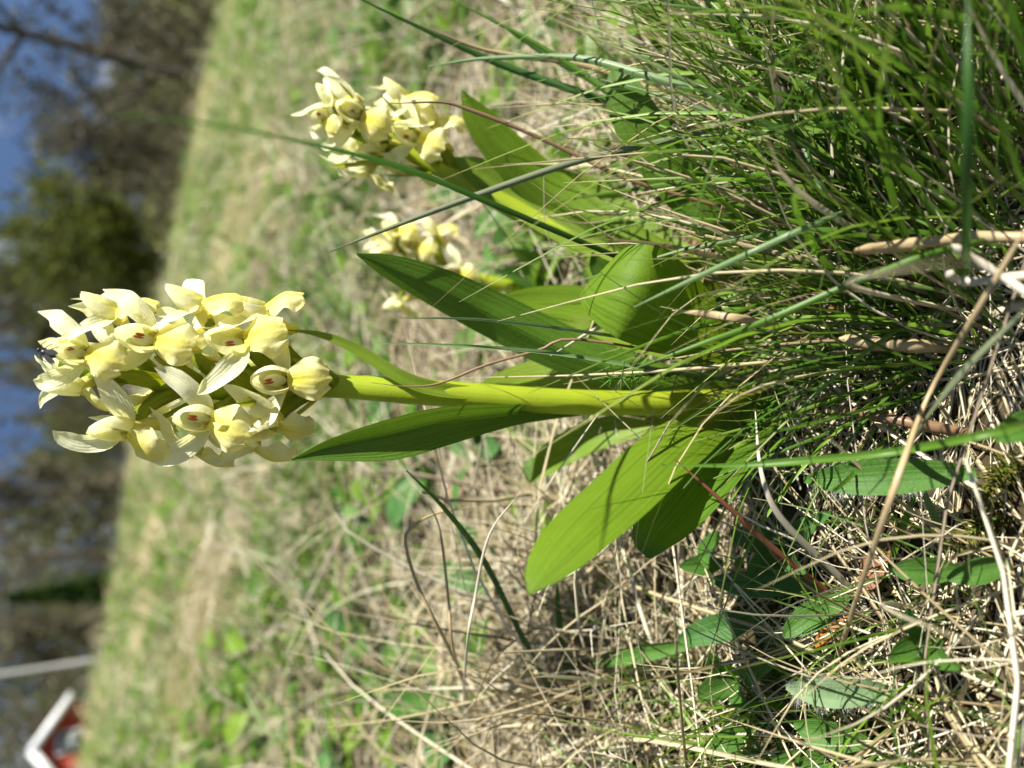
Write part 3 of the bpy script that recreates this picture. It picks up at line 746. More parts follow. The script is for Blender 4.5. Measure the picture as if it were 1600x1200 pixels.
pb('wild_grass', [(668, 104, .03), (760, 91, .022), (900, 90, .008), (1010, 118, -.006), (1120, 148, -.016), (1250, 157, -.024), (1400, 157, -.035), (1540, 150)], 5, M_bblue, 'broad pale blue-green blade bending flat across the tussock')
pb('dry_stalk', [(608, 162, .02), (690, 160, .018), (735, 172, .016), (820, 205, .012), (900, 242, .008), (1010, 290, .0), (1300, 370)], 3, M_straw3, 'thin brown stalk touching the flowers of the leaning orchid', 'dry stalk')
pb('wild_grass', [(1238, 165, -.035), (1265, 250, -.04), (1300, 320, -.045), (1350, 430)], 5, M_bdark, 'short dark blade standing across the straw of the tussock')
pb('wild_grass', [(1512, -5, -.085), (1511, 150, -.085), (1508, 300, -.08), (1506, 400, -.07), (1500, 470)], 6, M_bdark, 'dark stem crossing upright in front of the grass tussock')
pb('dry_stalk', [(1610, 345, -.08), (1530, 480, -.072), (1450, 620, -.06), (1400, 755, -.066), (1340, 930, -.050), (1304, 1045)], 3.8, M_straw1, 'long tan straw slanting over the hairy leaf', 'dry stalk', False)
pb('wild_grass', [(1610, 475, -.08), (1500, 580, -.07), (1440, 660, -.06), (1380, 760)], 5.5, M_bgrey, 'grey-green blade slanting beside the long tan straw')
pb('wild_grass', [(1035, 727, -.035), (1150, 728, -.042), (1250, 721, -.05), (1400, 706, -.06), (1570, 672, -.075), (1640, 650)], 5.2, M_bmid, 'bright green blade lying in front of the hairy leaf')
pb('dry_stalk', [(1180, 640, -.03), (1190, 740, -.035), (1222, 812, -.035), (1300, 890, -.034), (1370, 958, -.034), (1480, 1042, -.04), (1570, 1120)], 5, M_straw2, 'bleached crooked straw running down past the drooping leaves', 'dry stalk')
pb('dry_stalk', [(1055, 718, -.03), (1130, 785, -.032), (1200, 850, -.032), (1290, 922, -.032), (1380, 985, -.034), (1510, 1110)], 4.5, M_redstem, 'reddish brown stem slanting below the drooping orchid leaf', 'dry stalk')
pb('wild_grass', [(1425, 725, -.05), (1480, 850, -.05), (1530, 940, -.05), (1570, 1020)], 7, M_bblue, 'grey-green blade standing between straws right of the hairy leaf')
pb('wild_grass', [(1442, 745, -.052), (1420, 800, -.047), (1395, 870, -.042), (1365, 950)], 4, M_bmid, 'short fine green blade crossing the tan straw')
pb('dry_stalk', [(765, 790, .02), (690, 800, .022), (645, 822, .022), (634, 850, .024), (655, 920, .028), (700, 1010, .035), (760, 1130)], 2.6, M_straw1, 'tan straw bent over in a hook in the open thatch', 'dry stalk')
pb('dry_stalk', [(652, 768, .02), (685, 820, .022), (700, 930, .028), (712, 1030, .035), (750, 1150)], 2, M_straw1, 'slim tan straw arching beside the hooked straw', 'dry stalk')
pb('dry_stalk', [(812, 770, .0), (765, 835, .005), (743, 930, .012), (728, 1030, .02), (722, 1170)], 2, M_straw2, 'slim pale straw leaning against the dark grass shoot', 'dry stalk')
pb('dry_stalk', [(1335, 391, -.055), (1400, 385, -.056), (1470, 376, -.06), (1540, 371, -.064), (1640, 372, -.072)], 9, M_straw1, 'thick old tan stem lying under the tussock', 'dry stalk', False, .8)
pb('dry_stalk', [(1310, 528, -.04), (1370, 538, -.044), (1430, 541, -.048), (1500, 545)], 9, M_straw1, 'thick old stem lying below the orchid bases', 'dry stalk', False, .8)
pb('dry_stalk', [(1485, 382, -.068), (1540, 415, -.07), (1610, 462, -.075)], 5.5, M_straw2, 'bleached broken stem end beside the thick tan stems', 'dry stalk', False, .8)
pb('dry_stalk', [(1478, 425, -.065), (1510, 440, -.066), (1610, 430, -.075)], 6, M_straw2, 'bleached frayed stem stub under the tussock', 'dry stalk', False, .8)
pb('dry_stalk', [(1310, 638, -.035), (1360, 648, -.039), (1430, 662, -.046), (1515, 677)], 8, M_straw3, 'grey-brown dead stem lying in the dark litter', 'dry stalk', False, .8)
pb('dry_stalk', [(1222, 1078, -.022), (1300, 1085, -.028), (1370, 1095, -.036), (1450, 1120)], 6, M_straw3, 'grey pointed stem lying across the felted leaf', 'dry stalk')
pb('dry_stalk', [(1050, 485, -.03), (1110, 492, -.034), (1180, 502, -.036), (1260, 520)], 6, M_straw1, 'short tan dry blade in front of the hooded leaf', 'dry stalk')
pb('wild_grass', [(990, 480, -.035), (1080, 437, -.04), (1171, 395, -.045), (1290, 342, -.052), (1400, 300)], 3.8, M_bblue, 'pale green blade slanting up beside the hooded leaf')
pb('wild_grass', [(985, 578, -.03), (1100, 535, -.04), (1200, 500, -.046), (1340, 440, -.056), (1480, 390, -.066), (1620, 360)], 4.2, M_bmid, 'long green blade slanting across the orchid bases')
pb('wild_grass', [(700, -4, .03), (840, 70, .02), (960, 150, .01), (1080, 230, -.005), (1200, 300, -.016), (1380, 390)], 5, M_bmid, 'green blade arching over the deep green orchid leaf tip')
pb('wild_grass', [(760, 22, .035), (840, 78, .03), (930, 130, .02), (1040, 185, .008), (1250, 300)], 4, M_bdark, 'slim dark blade beside the arching green blade')
pb('dry_stalk', [(860, 556, -.0), (935, 512, -.0), (985, 500, -.002), (1100, 540, -.01), (1250, 590)], 4, M_straw2, 'bleached straw bent over the long dark leaf', 'dry stalk')
pb('dry_stalk', [(580, 598, .014), (640, 604, .012), (690, 598, .010), (760, 570, .006), (840, 548, .002), (900, 530, -.002), (1080, 560, -.01), (1250, 600)], 2.4, M_straw3, 'thin dark red-brown stalk wrapped across the orchid stem', 'dry stalk')
pb('dry_stalk', [(1440, -2, .0), (1300, 60, .0), (1180, 100, .0)], 4, M_straw2, 'pale straw leaning out of the tussock', 'dry stalk') if False else None
pb('dry_stalk', [(320, 340, .22), (380, 250, .24), (440, 130, .26), (520, 0, .28)], 5, M_straw2, 'blurred pale stalk standing behind the leaning orchid', 'dry stalk', False) if False else None
tall = empty('dry_reed', G(437, 215)); tag(tall, 'tall pale dry stalk leaning right in the meadow behind the orchids', 'dry stalk')
tb = G(437, 215); blade('stalk', [P(520, 0, tb[1] - .08), P(480, 100, tb[1] - .04), P(437, 200, tb[1] - .01), tb], 6, M_straw2, parent=tall, tip=False)

# ------------------------------------------------------------------ tussocks (each a thing of many blades)
def blade_templates(n, L, hw, droop, mat, closed_tube=False, seed=1):
    rr = random.Random(seed); out = []
    for i in range(n):
        b = droop * rr.uniform(.3, 1.5); s = rr.uniform(-.12, .12)
        C = catmull([np.array((0, 0, 0.0)), np.array((b * .10 * L, s * .2 * L, .36 * L)), np.array((b * .36 * L, s * .6 * L, .70 * L)), np.array((b * .8 * L, s * L, .96 * L))], 9)[::-1]
        t = np.linspace(0, 1, 9); W = hw * np.clip(t / .5, .04, 1) ** .8
        if closed_tube: V, F, UV = tube_grid(C, W, 4)
        else: V, F, UV = leaf_grid(C, W, (1, 0, .2), .45, 0, 3)
        out.append(mesh_from('blade', V, F, mat, UV))
    return out
TG = blade_templates(9, .12, .00062, .5, M_greenO, False, 3) + blade_templates(4, .12, .0009, .8, M_greenO, False, 5)
TS = blade_templates(9, .09, .00045, .7, M_strawO, True, 8) + blade_templates(4, .09, .0007, 1.1, M_strawO, False, 9)

def tussock(name, label, cat, centre, n, spread, lean, leanvar, lmin, lmax, temps, part, seed, group=None):
    rr = random.Random(seed)
    root = empty(name, centre); tag(root, label, cat, group)
    for i in range(n):
        a = rr.uniform(0, 6.283); q = spread * math.sqrt(rr.random())
        x, y = centre[0] + q * math.cos(a), centre[1] + q * math.sin(a)
        z = float(terrain(x, y)) - .001
        d = Vector((lean[0] + rr.gauss(0, leanvar) + .5 * math.cos(a) * q / spread * leanvar, max(-.12, lean[1] + rr.gauss(0, leanvar * .55)), lean[2])).normalized()
        o = link(part, temps[rr.randrange(len(temps))], root)
        rot = Vector((0, 0, 1)).rotation_difference(d).to_matrix() @ Matrix.Rotation(rr.uniform(0, 6.283), 3, 'Z')
        s = rr.uniform(lmin, lmax)
        o.matrix_local = Matrix.Translation((x - centre[0], y - centre[1], z - centre[2])) @ rot.to_4x4() @ Matrix.Diagonal((s * 1.0, s, s, 1))
    return root

tussock('grass_tussock', 'dense tussock of fine green grass beside the leaning orchid', 'grass', G(1500, 330), 230, .030, (.66, .06, .75), .24, .35, .75, TG, 'blade', 21)
tussock('grass_tussock', 'green grass tuft rising below the hooded orchid leaf', 'grass', G(1430, 560), 60, .016, (.02, .2, 1.0), .26, .3, .6, TG, 'blade', 22)
tussock('grass_tussock', 'green grass tussock with tips beyond the deep green orchid leaf', 'grass', G(1420, 100), 150, .035, (.5, .0, .8), .28, .4, .75, TG, 'blade', 23)
tussock('grass_tussock', 'bright green grass tussock crowding behind the upright dark stem', 'grass', G(1570, 190), 230, .034, (.5, .1, .8), .3, .35, .75, TG, 'blade', 31)
tussock('grass_tussock', 'low green grass tuft beside the thick tan stems', 'grass', G(1500, 430), 90, .02, (.35, .25, .8), .3, .3, .6, TG, 'blade', 32)
tussock('grass_tussock', 'loose green grass tuft behind the broad pale blade', 'grass', G(1290, 40), 110, .035, (.5, .0, .7), .3, .3, .55, TG, 'blade', 33)
tussock('grass_tussock', 'fine green grass growing round the foot of the yellow orchid stem', 'grass', G(1290, 615), 55, .016, (.0, .1, 1.0), .3, .2, .45, TG, 'blade', 35)
tussock('straw_tussock', 'pale dry straw standing among the green tussock', 'dry grass', G(1450, 330), 200, .036, (.5, .15, .7), .27, .4, .95, TS, 'straw', 24)
tussock('straw_tussock', 'dry straw standing in the open below the drooping leaf', 'dry grass', G(960, 1160), 90, .030, (.05, -.05, .9), .32, .4, .9, TS, 'straw', 25)
tussock('straw_tussock', 'dry straw fanning up beside the felted hairy leaf', 'dry grass', G(1500, 1060), 120, .030, (-.2, .3, .8), .45, .25, .6, TS, 'straw', 26)
tussock('straw_tussock', 'dry straw spreading behind the second orchid', 'dry grass', G(1150, 160), 80, .03, (.1, .0, .7), .5, .4, .9, TS, 'straw', 27)
tussock('straw_tussock', 'dry straw standing behind the drooping leaf', 'dry grass', G(980, 930), 60, .022, (.05, .1, .7), .4, .4, .7, TS, 'straw', 28)

# ------------------------------------------------------------------ herbs with leaves one can count
def herb_leaf(root, foot, tipp, hw, mat, up=0.4, fold=.2, arch=.18, hairs=0):
    foot = np.array(foot, float); tipp = np.array(tipp, float); L = np.linalg.norm(tipp - foot)
    mid = (foot + tipp) / 2 + np.array((0, 0, 1)) * L * arch
    C = catmull([tipp, (tipp + mid) / 2 + np.array((0, 0, L * arch * .3)), mid, (foot + mid) / 2, foot], 16)
    t = np.linspace(0, 1, 16); W = hw * .9 * np.sin(np.pi * np.clip(.02 + .93 * t ** 1.1, 0, 1)) ** .85 + hw * .06
    h = unit(np.array((0.15, -.6, up + .5)))
    V, F, UV = leaf_grid(C, W, h, fold, .05, 7, 0, .06)
    o = link('leaf', mesh_from('leaf', V - np.array(root.location), F, mat, UV), root)
    if hairs:
        rr = random.Random(hairs); B = []; D = []
        Vg = V.reshape(16, 7, 3)
        for k in range(hairs):
            i = rr.randrange(1, 15); j = rr.choice((0, 6, 0, 6, rr.randrange(7)))
            B.append(Vg[i, j] + (Vg[i + 1, j] - Vg[i, j]) * rr.random()); e = unit(Vg[i, j] - C[i]) if j in (0, 6) else np.zeros(3)
            D.append(unit(e * .5 + h * .8 + np.array([rr.gauss(0, .25) for _ in range(3)])))
        B = np.array(B); D = np.array(D); n = len(B)
        Vh, Fh, rn = tubes_mass(B - np.array(root.location), D, RS.uniform(.0012, .0026, n), RS.normal(0, .15, (n, 3)), np.full(n, .00003), 3, 3, RS.uniform(0, 1, n), False)
        ho = link('leaf_hair', mesh_from('leaf_hair', Vh, Fh, M_hair, rnd=rn), o); ho['kind'] = 'stuff'
    return o

def herb(name, label, leaves, mat, cat='plant', hairs=0, group=None):
    """leaves: (foot px,py,height) (tip px,py,height) half width px"""
    f0 = G(*leaves[0][0][:2]); root = empty(name, f0); tag(root, label, cat, group)
    for (f, t, w) in leaves:
        a = G(f[0], f[1], f[2] + .004); b = G(t[0], t[1], t[2] + .007); s = np.linalg.norm((a + b) / 2 - CAM) / FPX
        herb_leaf(root, a, b, w * s * .78, mat, hairs=hairs, fold=.32, arch=.12)
    return root

herb('hairy_hawkweed', 'bright green hairy oblong leaf lying in the dark litter by a slanting straw', [((1525, 738, .006), (1256, 750, .016), 33)], M_herb, hairs=260)
herb('felted_hawkweed', 'grey felted hairy leaf under a pointed dead stem', [((1400, 1080, .006), (1228, 1074, .014), 26)], M_herbgrey, hairs=220)
herb('meadow_herb', 'small oval bright green leaf above an orange dead leaf', [((1325, 930, .006), (1224, 995, .014), 26)], M_herb, hairs=60)
herb('meadow_herb', 'long narrow dark green leaves in shade below the drooping orchid leaf', [((1280, 915, .004), (1110, 905, .010), 24), ((1200, 960, .004), (1060, 1000, .010), 26)], M_herbblue)
herb('meadow_herb', 'glossy small leaf curled under the drooping orchid leaf', [((1130, 880, .008), (1062, 885, .016), 20), ((1120, 830, .006), (1110, 890, .012), 18)], M_herb)
herb('meadow_herb', 'narrow bright leaf lying among upright straws', [((1090, 1005, .006), (925, 1035, .008), 16)], M_herb)
herb('meadow_herb', 'broad leaf with pale midrib lying in the dry thatch', [((780, 1080, .004), (600, 1095, .008), 24)], M_herb)
herb('meadow_herb', 'blue-green leaf pair behind the hooked straw', [((770, 870, .004), (722, 815, .014), 26), ((775, 915, .004), (690, 880, .012), 24), ((780, 900, .004), (740, 930, .010), 20)], M_herbblue)
herb('meadow_herb', 'green leaves tucked behind the small far orchid', [((800, 440, .004), (735, 410, .012), 18), ((810, 455, .004), (760, 380, .012), 16)], M_herb)
herb('meadow_herb', 'round bright leaf at the end of the bright green blade', [((1640, 650, .010), (1555, 690, .018), 26)], M_herb)
herb('meadow_herb', 'green leaves lying among straws beside the slanting blade', [((1500, 890, .004), (1390, 890, .012), 24), ((1580, 880, .004), (1480, 905, .010), 22)], M_herb)
herb('meadow_herb', 'shaded green leaves low beside the felted leaf', [((1360, 1160, .004), (1240, 1130, .010), 26), ((1300, 1190, .004), (1200, 1195, .01), 26), ((1180, 1140, .004), (1100, 1170, .01), 20)], M_herb)
herb('meadow_herb', 'bluish leaves under the fine tussock straws', [((1250, 170, .004), (1160, 110, .012), 24), ((1290, 190, .004), (1210, 170, .012), 22)], M_herbblue)
herb('meadow_herb', 'dark leaves in the meadow behind the second orchid', [((880, 60, .004), (820, 20, .012), 18), ((880, 70, .004), (790, 60, .01), 16), ((890, 60, .004), (860, 10, .01), 16)], M_herb)

# small rosettes out in the meadow
ROS = []
for k in range(5):
    th = k * 1.3; L = .020
    C = catmull([np.array((0, 0, 0.001)), np.array((.4 * L, 0, .30 * L)), np.array((.8 * L, 0, .34 * L)), np.array((1.05 * L, 0, .22 * L))], 9)[::-1]
    t = np.linspace(0, 1, 9); V, F, UV = leaf_grid(C, L * random.uniform(.16, .27) * np.sin(np.pi * (.02 + .85 * t)) ** .8 + .0002, (0, 0, 1), .25, 0, 5)
    ROS.append(mesh_from('leaf', V, F, random.choice((M_herb, M_herbblue, M_herb)), UV))
spots = [(740, 300), (700, 110), (620, 90), (560, 330), (520, 640), (620, 640), (560, 800), (520, 900), (440, 860), (430, 960), (600, 980), (660, 1050), (500, 1080), (420, 1130), (560, 1180), (820, 160), (870, 330), (470, 380), (400, 560), (450, 60), (580, 20), (390, 300), (780, 700), (700, 740), (740, 1150), (350, 800), (360, 1000), (340, 100), (300, 250), (640, 560), (520, 480), (330, 640)]
for i, (px, py) in enumerate(spots):
    g = G(px + random.uniform(-10, 10), py)
    r = empty('rosette_herb', g); tag(r, 'small green rosette of pointed leaves in the dry meadow', 'plant', 'small rosettes in the meadow')
    n = random.randint(4, 7); s0 = random.uniform(.8, 1.5) * (1 + .5 * max(0, g[1] - .3))
    for q in range(n):
        o = link('leaf', ROS[random.randrange(5)], r); o.rotation_euler = (random.uniform(-.2, .2), random.uniform(-.5, .05), q * 6.283 / n + random.uniform(-.4, .4))
        s = s0 * random.uniform(.7, 1.2); o.scale = (s, s, s); o.location = (0, 0, .003)

for i, (px, py, nb) in enumerate(((1350, 1150, 30), (1180, 1165, 34), (1470, 920, 26), (1560, 1150, 30), (1080, 1060, 22))):
    tussock('grass_tuft', ('small green grass tuft beside the felted leaf', 'small green grass tuft in the straw below the shaded narrow leaves', 'small green grass tuft among the leaves by the slanting straw', 'small green grass tuft at the end of the bleached straw', 'thin green grass tuft by the narrow bright leaf')[i], 'grass', G(px, py), nb, .012, (.05, .15, .9), .4, .18, .42, TG, 'blade', 60 + i)
herb('meadow_herb', 'dark green overlapping leaves in deep shade under the drooping leaf', [((1230, 850, .004), (1140, 830, .012), 26), ((1230, 860, .004), (1170, 905, .012), 24), ((1240, 845, .004), (1300, 800, .010), 20), ((1235, 855, .004), (1260, 895, .012), 22)], M_herbblue)
herb('meadow_herb', 'fresh green rosette of short leaves under crossing straws', [((1150, 1060, .004), (1090, 1090, .012), 22), ((1150, 1060, .004), (1180, 1110, .010), 20), ((1150, 1055, .004), (1110, 1020, .012), 18), ((1155, 1060, .004), (1210, 1040, .012), 20)], M_herb)
herb('meadow_herb', 'fresh green leaves spreading beside the grey-green blade', [((1450, 1000, .004), (1390, 1030, .012), 22), ((1455, 1000, .004), (1500, 1045, .010), 20), ((1450, 995, .004), (1420, 950, .012), 18)], M_herb)

# feathery sprigs
def sprig(label, p0, p1, nleaf, L, mat, seed):
    rr = random.Random(seed); a, b = np.array(p0), np.array(p1)
    root = empty('feathery_sprig', a); tag(root, label, 'plant')
    C = catmull([b, (a + b) / 2 + np.array((.001, 0, .001)), a], 14)
    V, F, UV = tube_grid(C, np.linspace(.00018, .0004, 14), 5); link('stem', mesh_from('stem', V - a, F, M_moss, UV), root)
    B, D = [], []
    T = frames(C)
    for k in range(nleaf):
        i = rr.randrange(14); B.append(C[i]); th = rr.uniform(0, 6.283)
        s = unit(np.cross(T[i], np.array([rr.gauss(0, 1) for _ in range(3)]))); D.append(unit(s + -T[i] * .5))
    n = len(B)
    Vh, Fh, rn = tubes_mass(np.array(B) - a, np.array(D), RS.uniform(.4, 1, n) * L, RS.normal(0, .2, (n, 3)), np.full(n, .00022), 4, 3, RS.uniform(0, 1, n), False, 0, .3)
    f = link('foliage', mesh_from('foliage', Vh, Fh, mat, rnd=rn), root); f['kind'] = 'stuff'
sprig('feathery green sprig in front of the yellow orchid stem', G(1120, 590, .0), P(955, 592, -.022), 130, .0030, M_moss, 1)
sprig('feathery green sprig at the foot of the drooping leaves', G(1240, 600, .0), P(1180, 668, -.03), 120, .0034, M_moss, 2)
sprig('feathery green sprig beside the felted leaf', G(1290, 1000, .0), G(1180, 1090, .010), 150, .0038, M_moss, 3)
sprig('feathery green sprig under the hooded leaf base', G(1220, 490, .0), G(1150, 470, .012), 110, .0032, M_moss, 4)
sprig('olive moss cushion strand in the dark litter', G(1590, 800, .0), G(1500, 850, .006), 240, .0040, M_mossy, 5)
sprig('olive moss strand right of the hairy leaf', G(1600, 720, .0), G(1540, 770, .008), 200, .0040, M_mossy, 6)

# dead leaves
def dead_leaf(label, px, py, w, h, mat, seed, tilt=(.4, .2)):
    rr = random.Random(seed); g = G(px, py, .006); s = np.linalg.norm(g - CAM) / FPX
    root = None
    nu, nv = 9, 9; V = []; UV = []
    for j in range(nv):
        for i in range(nu):
            a, b = -1 + 2 * i / 8, -1 + 2 * j / 8
            ww = math.cos(b * 1.35) ** .7
            V.append((a * w * s * ww, b * h * s, (.35 * a * a * w + .2 * math.sin(4 * b + seed) * w + .12 * w * math.sin(7 * a + 3 * b)) * s)); UV.append((i / 8, j / 8))
    o = link('dead_leaf', mesh_from('dead_leaf', np.array(V), grid_faces(nu, nv), mat, UV)); o.location = Vector(g); o.rotation_euler = (tilt[0], tilt[1], rr.uniform(0, 3)); tag(o, label, 'dead leaf')
dead_leaf('brown dead leaf lying under straws behind the leaning orchid stem', 1095, 375, 22, 40, M_deadleaf, 3)
dead_leaf('small brown curled dead leaf by the orchid bases', 1300, 492, 16, 34, M_deadleaf, 5)
dead_leaf('orange dead leaf scrap beside the small oval leaf', 1300, 988, 10, 32, M_orange, 7)
dead_leaf('reddish dead leaf in the thatch behind the hooded leaf', 965, 300, 16, 26, M_deadleaf, 8)
dead_leaf('brown dead leaf in shade near the crossing straws', 1370, 890, 20, 40, M_deadleaf, 9)
dead_leaf('dark dead leaf in the thatch behind the drooping leaf', 720, 760, 22, 34, M_deadleaf, 11)

# russet dock stalk far behind
dk = G(300, 236); dock = empty('dock_stalk', dk); tag(dock, 'blurred russet dry dock stalk standing in the meadow', 'plant')
h = .10; dC = catmull([dk, dk + np.array((.004, 0, h * .5)), dk + np.array((.006, 0, h))], 10)
V, F, UV = tube_grid(dC, np.full(10, .0016), 6); link('stem', mesh_from('stem', V - dk, F, M_deadleaf, UV), dock)
n = 260; tb = RS.uniform(0.25, 1, n); ii = (tb * 9).astype(int)
Vh, Fh, rn = tubes_mass(dC[ii] - dk, np.array([unit(v) for v in RS.normal(size=(n, 3))]), RS.uniform(.005, .016, n) , RS.normal(0, .2, (n, 3)), np.full(n, .0014), 3, 3, RS.uniform(0, 1, n), False)
f = link('seed_head', mesh_from('seed_head', Vh, Fh, M_deadleaf, rnd=rn), dock); f['kind'] = 'stuff'

# ------------------------------------------------------------------ far: house, pole, trees
M_redwood = simple_mat('red_wood', (0.36, 0.05, 0.035), .7, .2, 0, .2, 3)
M_white = simple_mat('white_paint', (0.66, 0.68, 0.70), .5, .3, 0, .08, 2)
M_roof = simple_mat('roof_tile', (0.10, 0.085, 0.08), .8, .2, 0, .3, 2)
M_pane = simple_mat('window_glass', (0.03, 0.04, 0.05), .08, .8, 0, .2, 1)
M_bark = simple_mat('bark', (0.10, 0.085, 0.07), .9, .15, 0, .35, 2, .3)
M_pole = simple_mat('pole_paint', (0.36, 0.36, 0.35), .4, .4, 0, .08, 2)

def box(name, c, s, mat, parent):
    x, y, z = [v / 2 for v in s]
    V = [(a * x + c[0], b * y + c[1], d * z + c[2]) for a in (-1, 1) for b in (-1, 1) for d in (-1, 1)]
    F = [(0, 1, 3, 2), (4, 6, 7, 5), (0, 4, 5, 1), (2, 3, 7, 6), (0, 2, 6, 4), (1, 5, 7, 3)]
    return link(name, mesh_from(name, V, F, mat, smooth=False), parent)

def house():
    D = 40.0
    pk = P(48, 1174, D); ev = P(112, 1088, D)
    half = ev[0] - pk[0]; rise = pk[2] - ev[2]
    gz = float(terrain(pk[0], D)) - .1
    root = empty('house', (pk[0], D, gz)); tag(root, 'red wooden house with white gable boards beyond the meadow crest', 'house')
    hp, he = pk[2] - gz, ev[2] - gz
    w = half * .86; L = 8.0
    # gabled body
    V = [(-w, 0, 0), (w, 0, 0), (w, 0, he), (0, 0, hp - .12), (-w, 0, he), (-w, L, 0), (w, L, 0), (w, L, he), (0, L, hp - .12), (-w, L, he)]
    me = bpy.data.meshes.new('wall'); me.from_pydata(V, [], [(0, 1, 2, 3, 4), (5, 9, 8, 7, 6), (1, 6, 7, 2), (0, 4, 9, 5), (0, 5, 6, 1)]); me.materials.append(M_redwood); link('wall', me, root)
    for s in (-1, 1):
        dx, dz = half, he - hp; l = math.hypot(dx, dz); ux, uz = dx / l, dz / l; nx, nz = -uz, ux
        def slab(name, y0, y1, off, th, mat, parent=root):
            V = []
            for y in (y0, y1):
                for (a, b) in ((0, off), (l, off), (l, off + th), (0, off + th)):
                    V.append((s * (ux * a + nx * b), y, hp + uz * a + nz * b))
            F = [(0, 1, 2, 3), (4, 7, 6, 5), (0, 4, 5, 1), (1, 5, 6, 2), (2, 6, 7, 3), (3, 7, 4, 0)]
            return link(name, mesh_from(name, V, F, mat, smooth=False), parent)
        slab('roof', -.35, L + .35, .02, .12, M_roof); slab('gable_board', -.44, -.352, -.22, .36, M_white)
    # gable window with frame, panes and bar
    root.rotation_euler = (0, 0, math.atan2(-pk[0], D - CAM[1]))
    wz = hp - 1.55
    fr = box('window', (0.1, -.05, wz), (1.0, .1, 1.15), M_white, root)
    for i in (-1, 1):
        for j in (-1, 1): box('pane', (0.1 + i * .21, -.105, wz + j * .25), (.36, .02, .42), M_pane, fr)
    for s in (-1, 1): box('corner_board', (s * (w - .08), -.03, he / 2 - .1), (.16, .08, he - .2), M_white, root)
    for k in range(-2, 3): 
        if k: 
            f2 = box('window', (k * .75, -.05, 1.3), (.7, .1, 1.1), M_white, root); box('pane', (k * .75, -.105, 1.3), (.5, .02, .9), M_pane, f2)
house()

def pole():
    D = 32.0; a = P(60, 1045, D); gz = float(terrain(a[0], D)) - .1
    root = empty('flagpole', (a[0], D, gz)); tag(root, 'white flagpole standing beside the red house', 'flagpole')
    V, F, UV = tube_grid(np.array([(0, 0, 0), (0, 0, 3.), (0, 0, 6.), (0, 0, 8.6), (0, 0, 8.62)]), [.11, .10, .08, .06, .01], 12); link('mast', mesh_from('mast', V, F, M_pole, UV), root)
    th = np.linspace(.02, math.pi - .02, 7); V, F, UV = tube_grid(np.stack([0 * th, 0 * th, 8.72 - .12 * np.cos(th)], 1), .12 * np.sin(th), 10); link('finial', mesh_from('finial', V, F, M_pole, UV), root)
    box('foot', (0, 0, .3), (.5, .5, .6), M_roof, root)
pole()

def crown_mat(name, stops, trans=.35):
    return blade_mat(name, stops, trans, .6, .2)
CR1 = crown_mat('twigs_grey', [(0, (.07, .06, .045)), (.5, (.10, .09, .055)), (.8, (.13, .13, .045)), (1, (.15, .14, .08))], .1)
CR2 = crown_mat('young_leaves_olive', [(0, (.05, .075, .012)), (.5, (.11, .13, .02)), (1, (.18, .19, .03))])
CR3 = crown_mat('needles_dark', [(0, (.012, .035, .008)), (.5, (.03, .07, .012)), (1, (.09, .15, .02))], .2)

def tree_meshes(seed, H, kind):
    rr = random.Random(seed); V, F, R = [], [], []; off = 0; tips = []
    TV, TF = [], []; toff = 0
    def limb(a, d, L, r, lev):
        nonlocal toff
        pts = [a]; p = a.copy(); dd = d.copy()
        n = 5
        for i in range(n):
            dd = unit(dd + np.array([rr.gauss(0, .13) for _ in range(3)]) + np.array((0, 0, .05))); p = p + dd * L / n; pts.append(p.copy())
        rad = np.linspace(r, r * .45, n + 1)
        v, f, _ = tube_grid(np.array(pts), rad, 7 if lev == 0 else (5 if lev == 1 else 4)); TV.append(v); TF.append(np.array(f) + toff); toff += len(v)
        if lev >= 3: tips.extend(pts[1:]); return
        m = (9, 6, 4)[lev] if kind != 'shrub' else (8, 6, 4)[lev]
        for k in range(m):
            t = rr.uniform(.22 if lev == 0 else .2, 1); q = pts[min(n, int(t * n))]
            th = rr.uniform(0, 6.283); side = np.array((math.cos(th), math.sin(th), rr.uniform(.1, .8)))
            limb(q, unit(side + dd * .5), L * rr.uniform(.38, .6), r * rr.uniform(.3, .45), lev + 1)
    limb(np.array((0, 0, -.2)), np.array((0, 0, 1.)), H * .75, H * .020, 0)
    tips = np.array(tips)
    return np.concatenate(TV), np.concatenate(TF), tips

def leaf_cloud(tips, per, spread, size, seed):
    r = np.random.RandomState(seed); n = len(tips) * per
    c = np.repeat(tips, per, 0) + r.normal(0, spread, (n, 3))
    a = r.normal(size=(n, 3)); a /= np.linalg.norm(a, axis=1)[:, None]; b = np.cross(a, r.normal(size=(n, 3))); b /= np.linalg.norm(b, axis=1)[:, None]
    s = (size * r.uniform(.5, 1.3, n))[:, None]
    V = np.stack([c - a * s, c + b * s * .5, c + a * s, c - b * s * .5], 1).reshape(-1, 3)
    return V, np.arange(n * 4).reshape(n, 4), np.repeat(r.uniform(0, 1, n), 4)

TREES = []
for seed, H, kind, per, size, mat in ((1, 11, 'tree', 2, .11, CR1), (2, 9, 'tree', 4, .11, CR1), (3, 6.5, 'shrub', 5, .13, CR2), (4, 10, 'tree', 4, .11, CR2)):
    v, f, tips = tree_meshes(seed, H, kind)
    tm = mesh_from('trunk', v, f, M_bark, rnd=np.zeros(len(v)))
    V, F, R = leaf_cloud(tips, per, .25, size, seed); TREES.append((tm, mesh_from('crown', V, F, mat, rnd=R)))

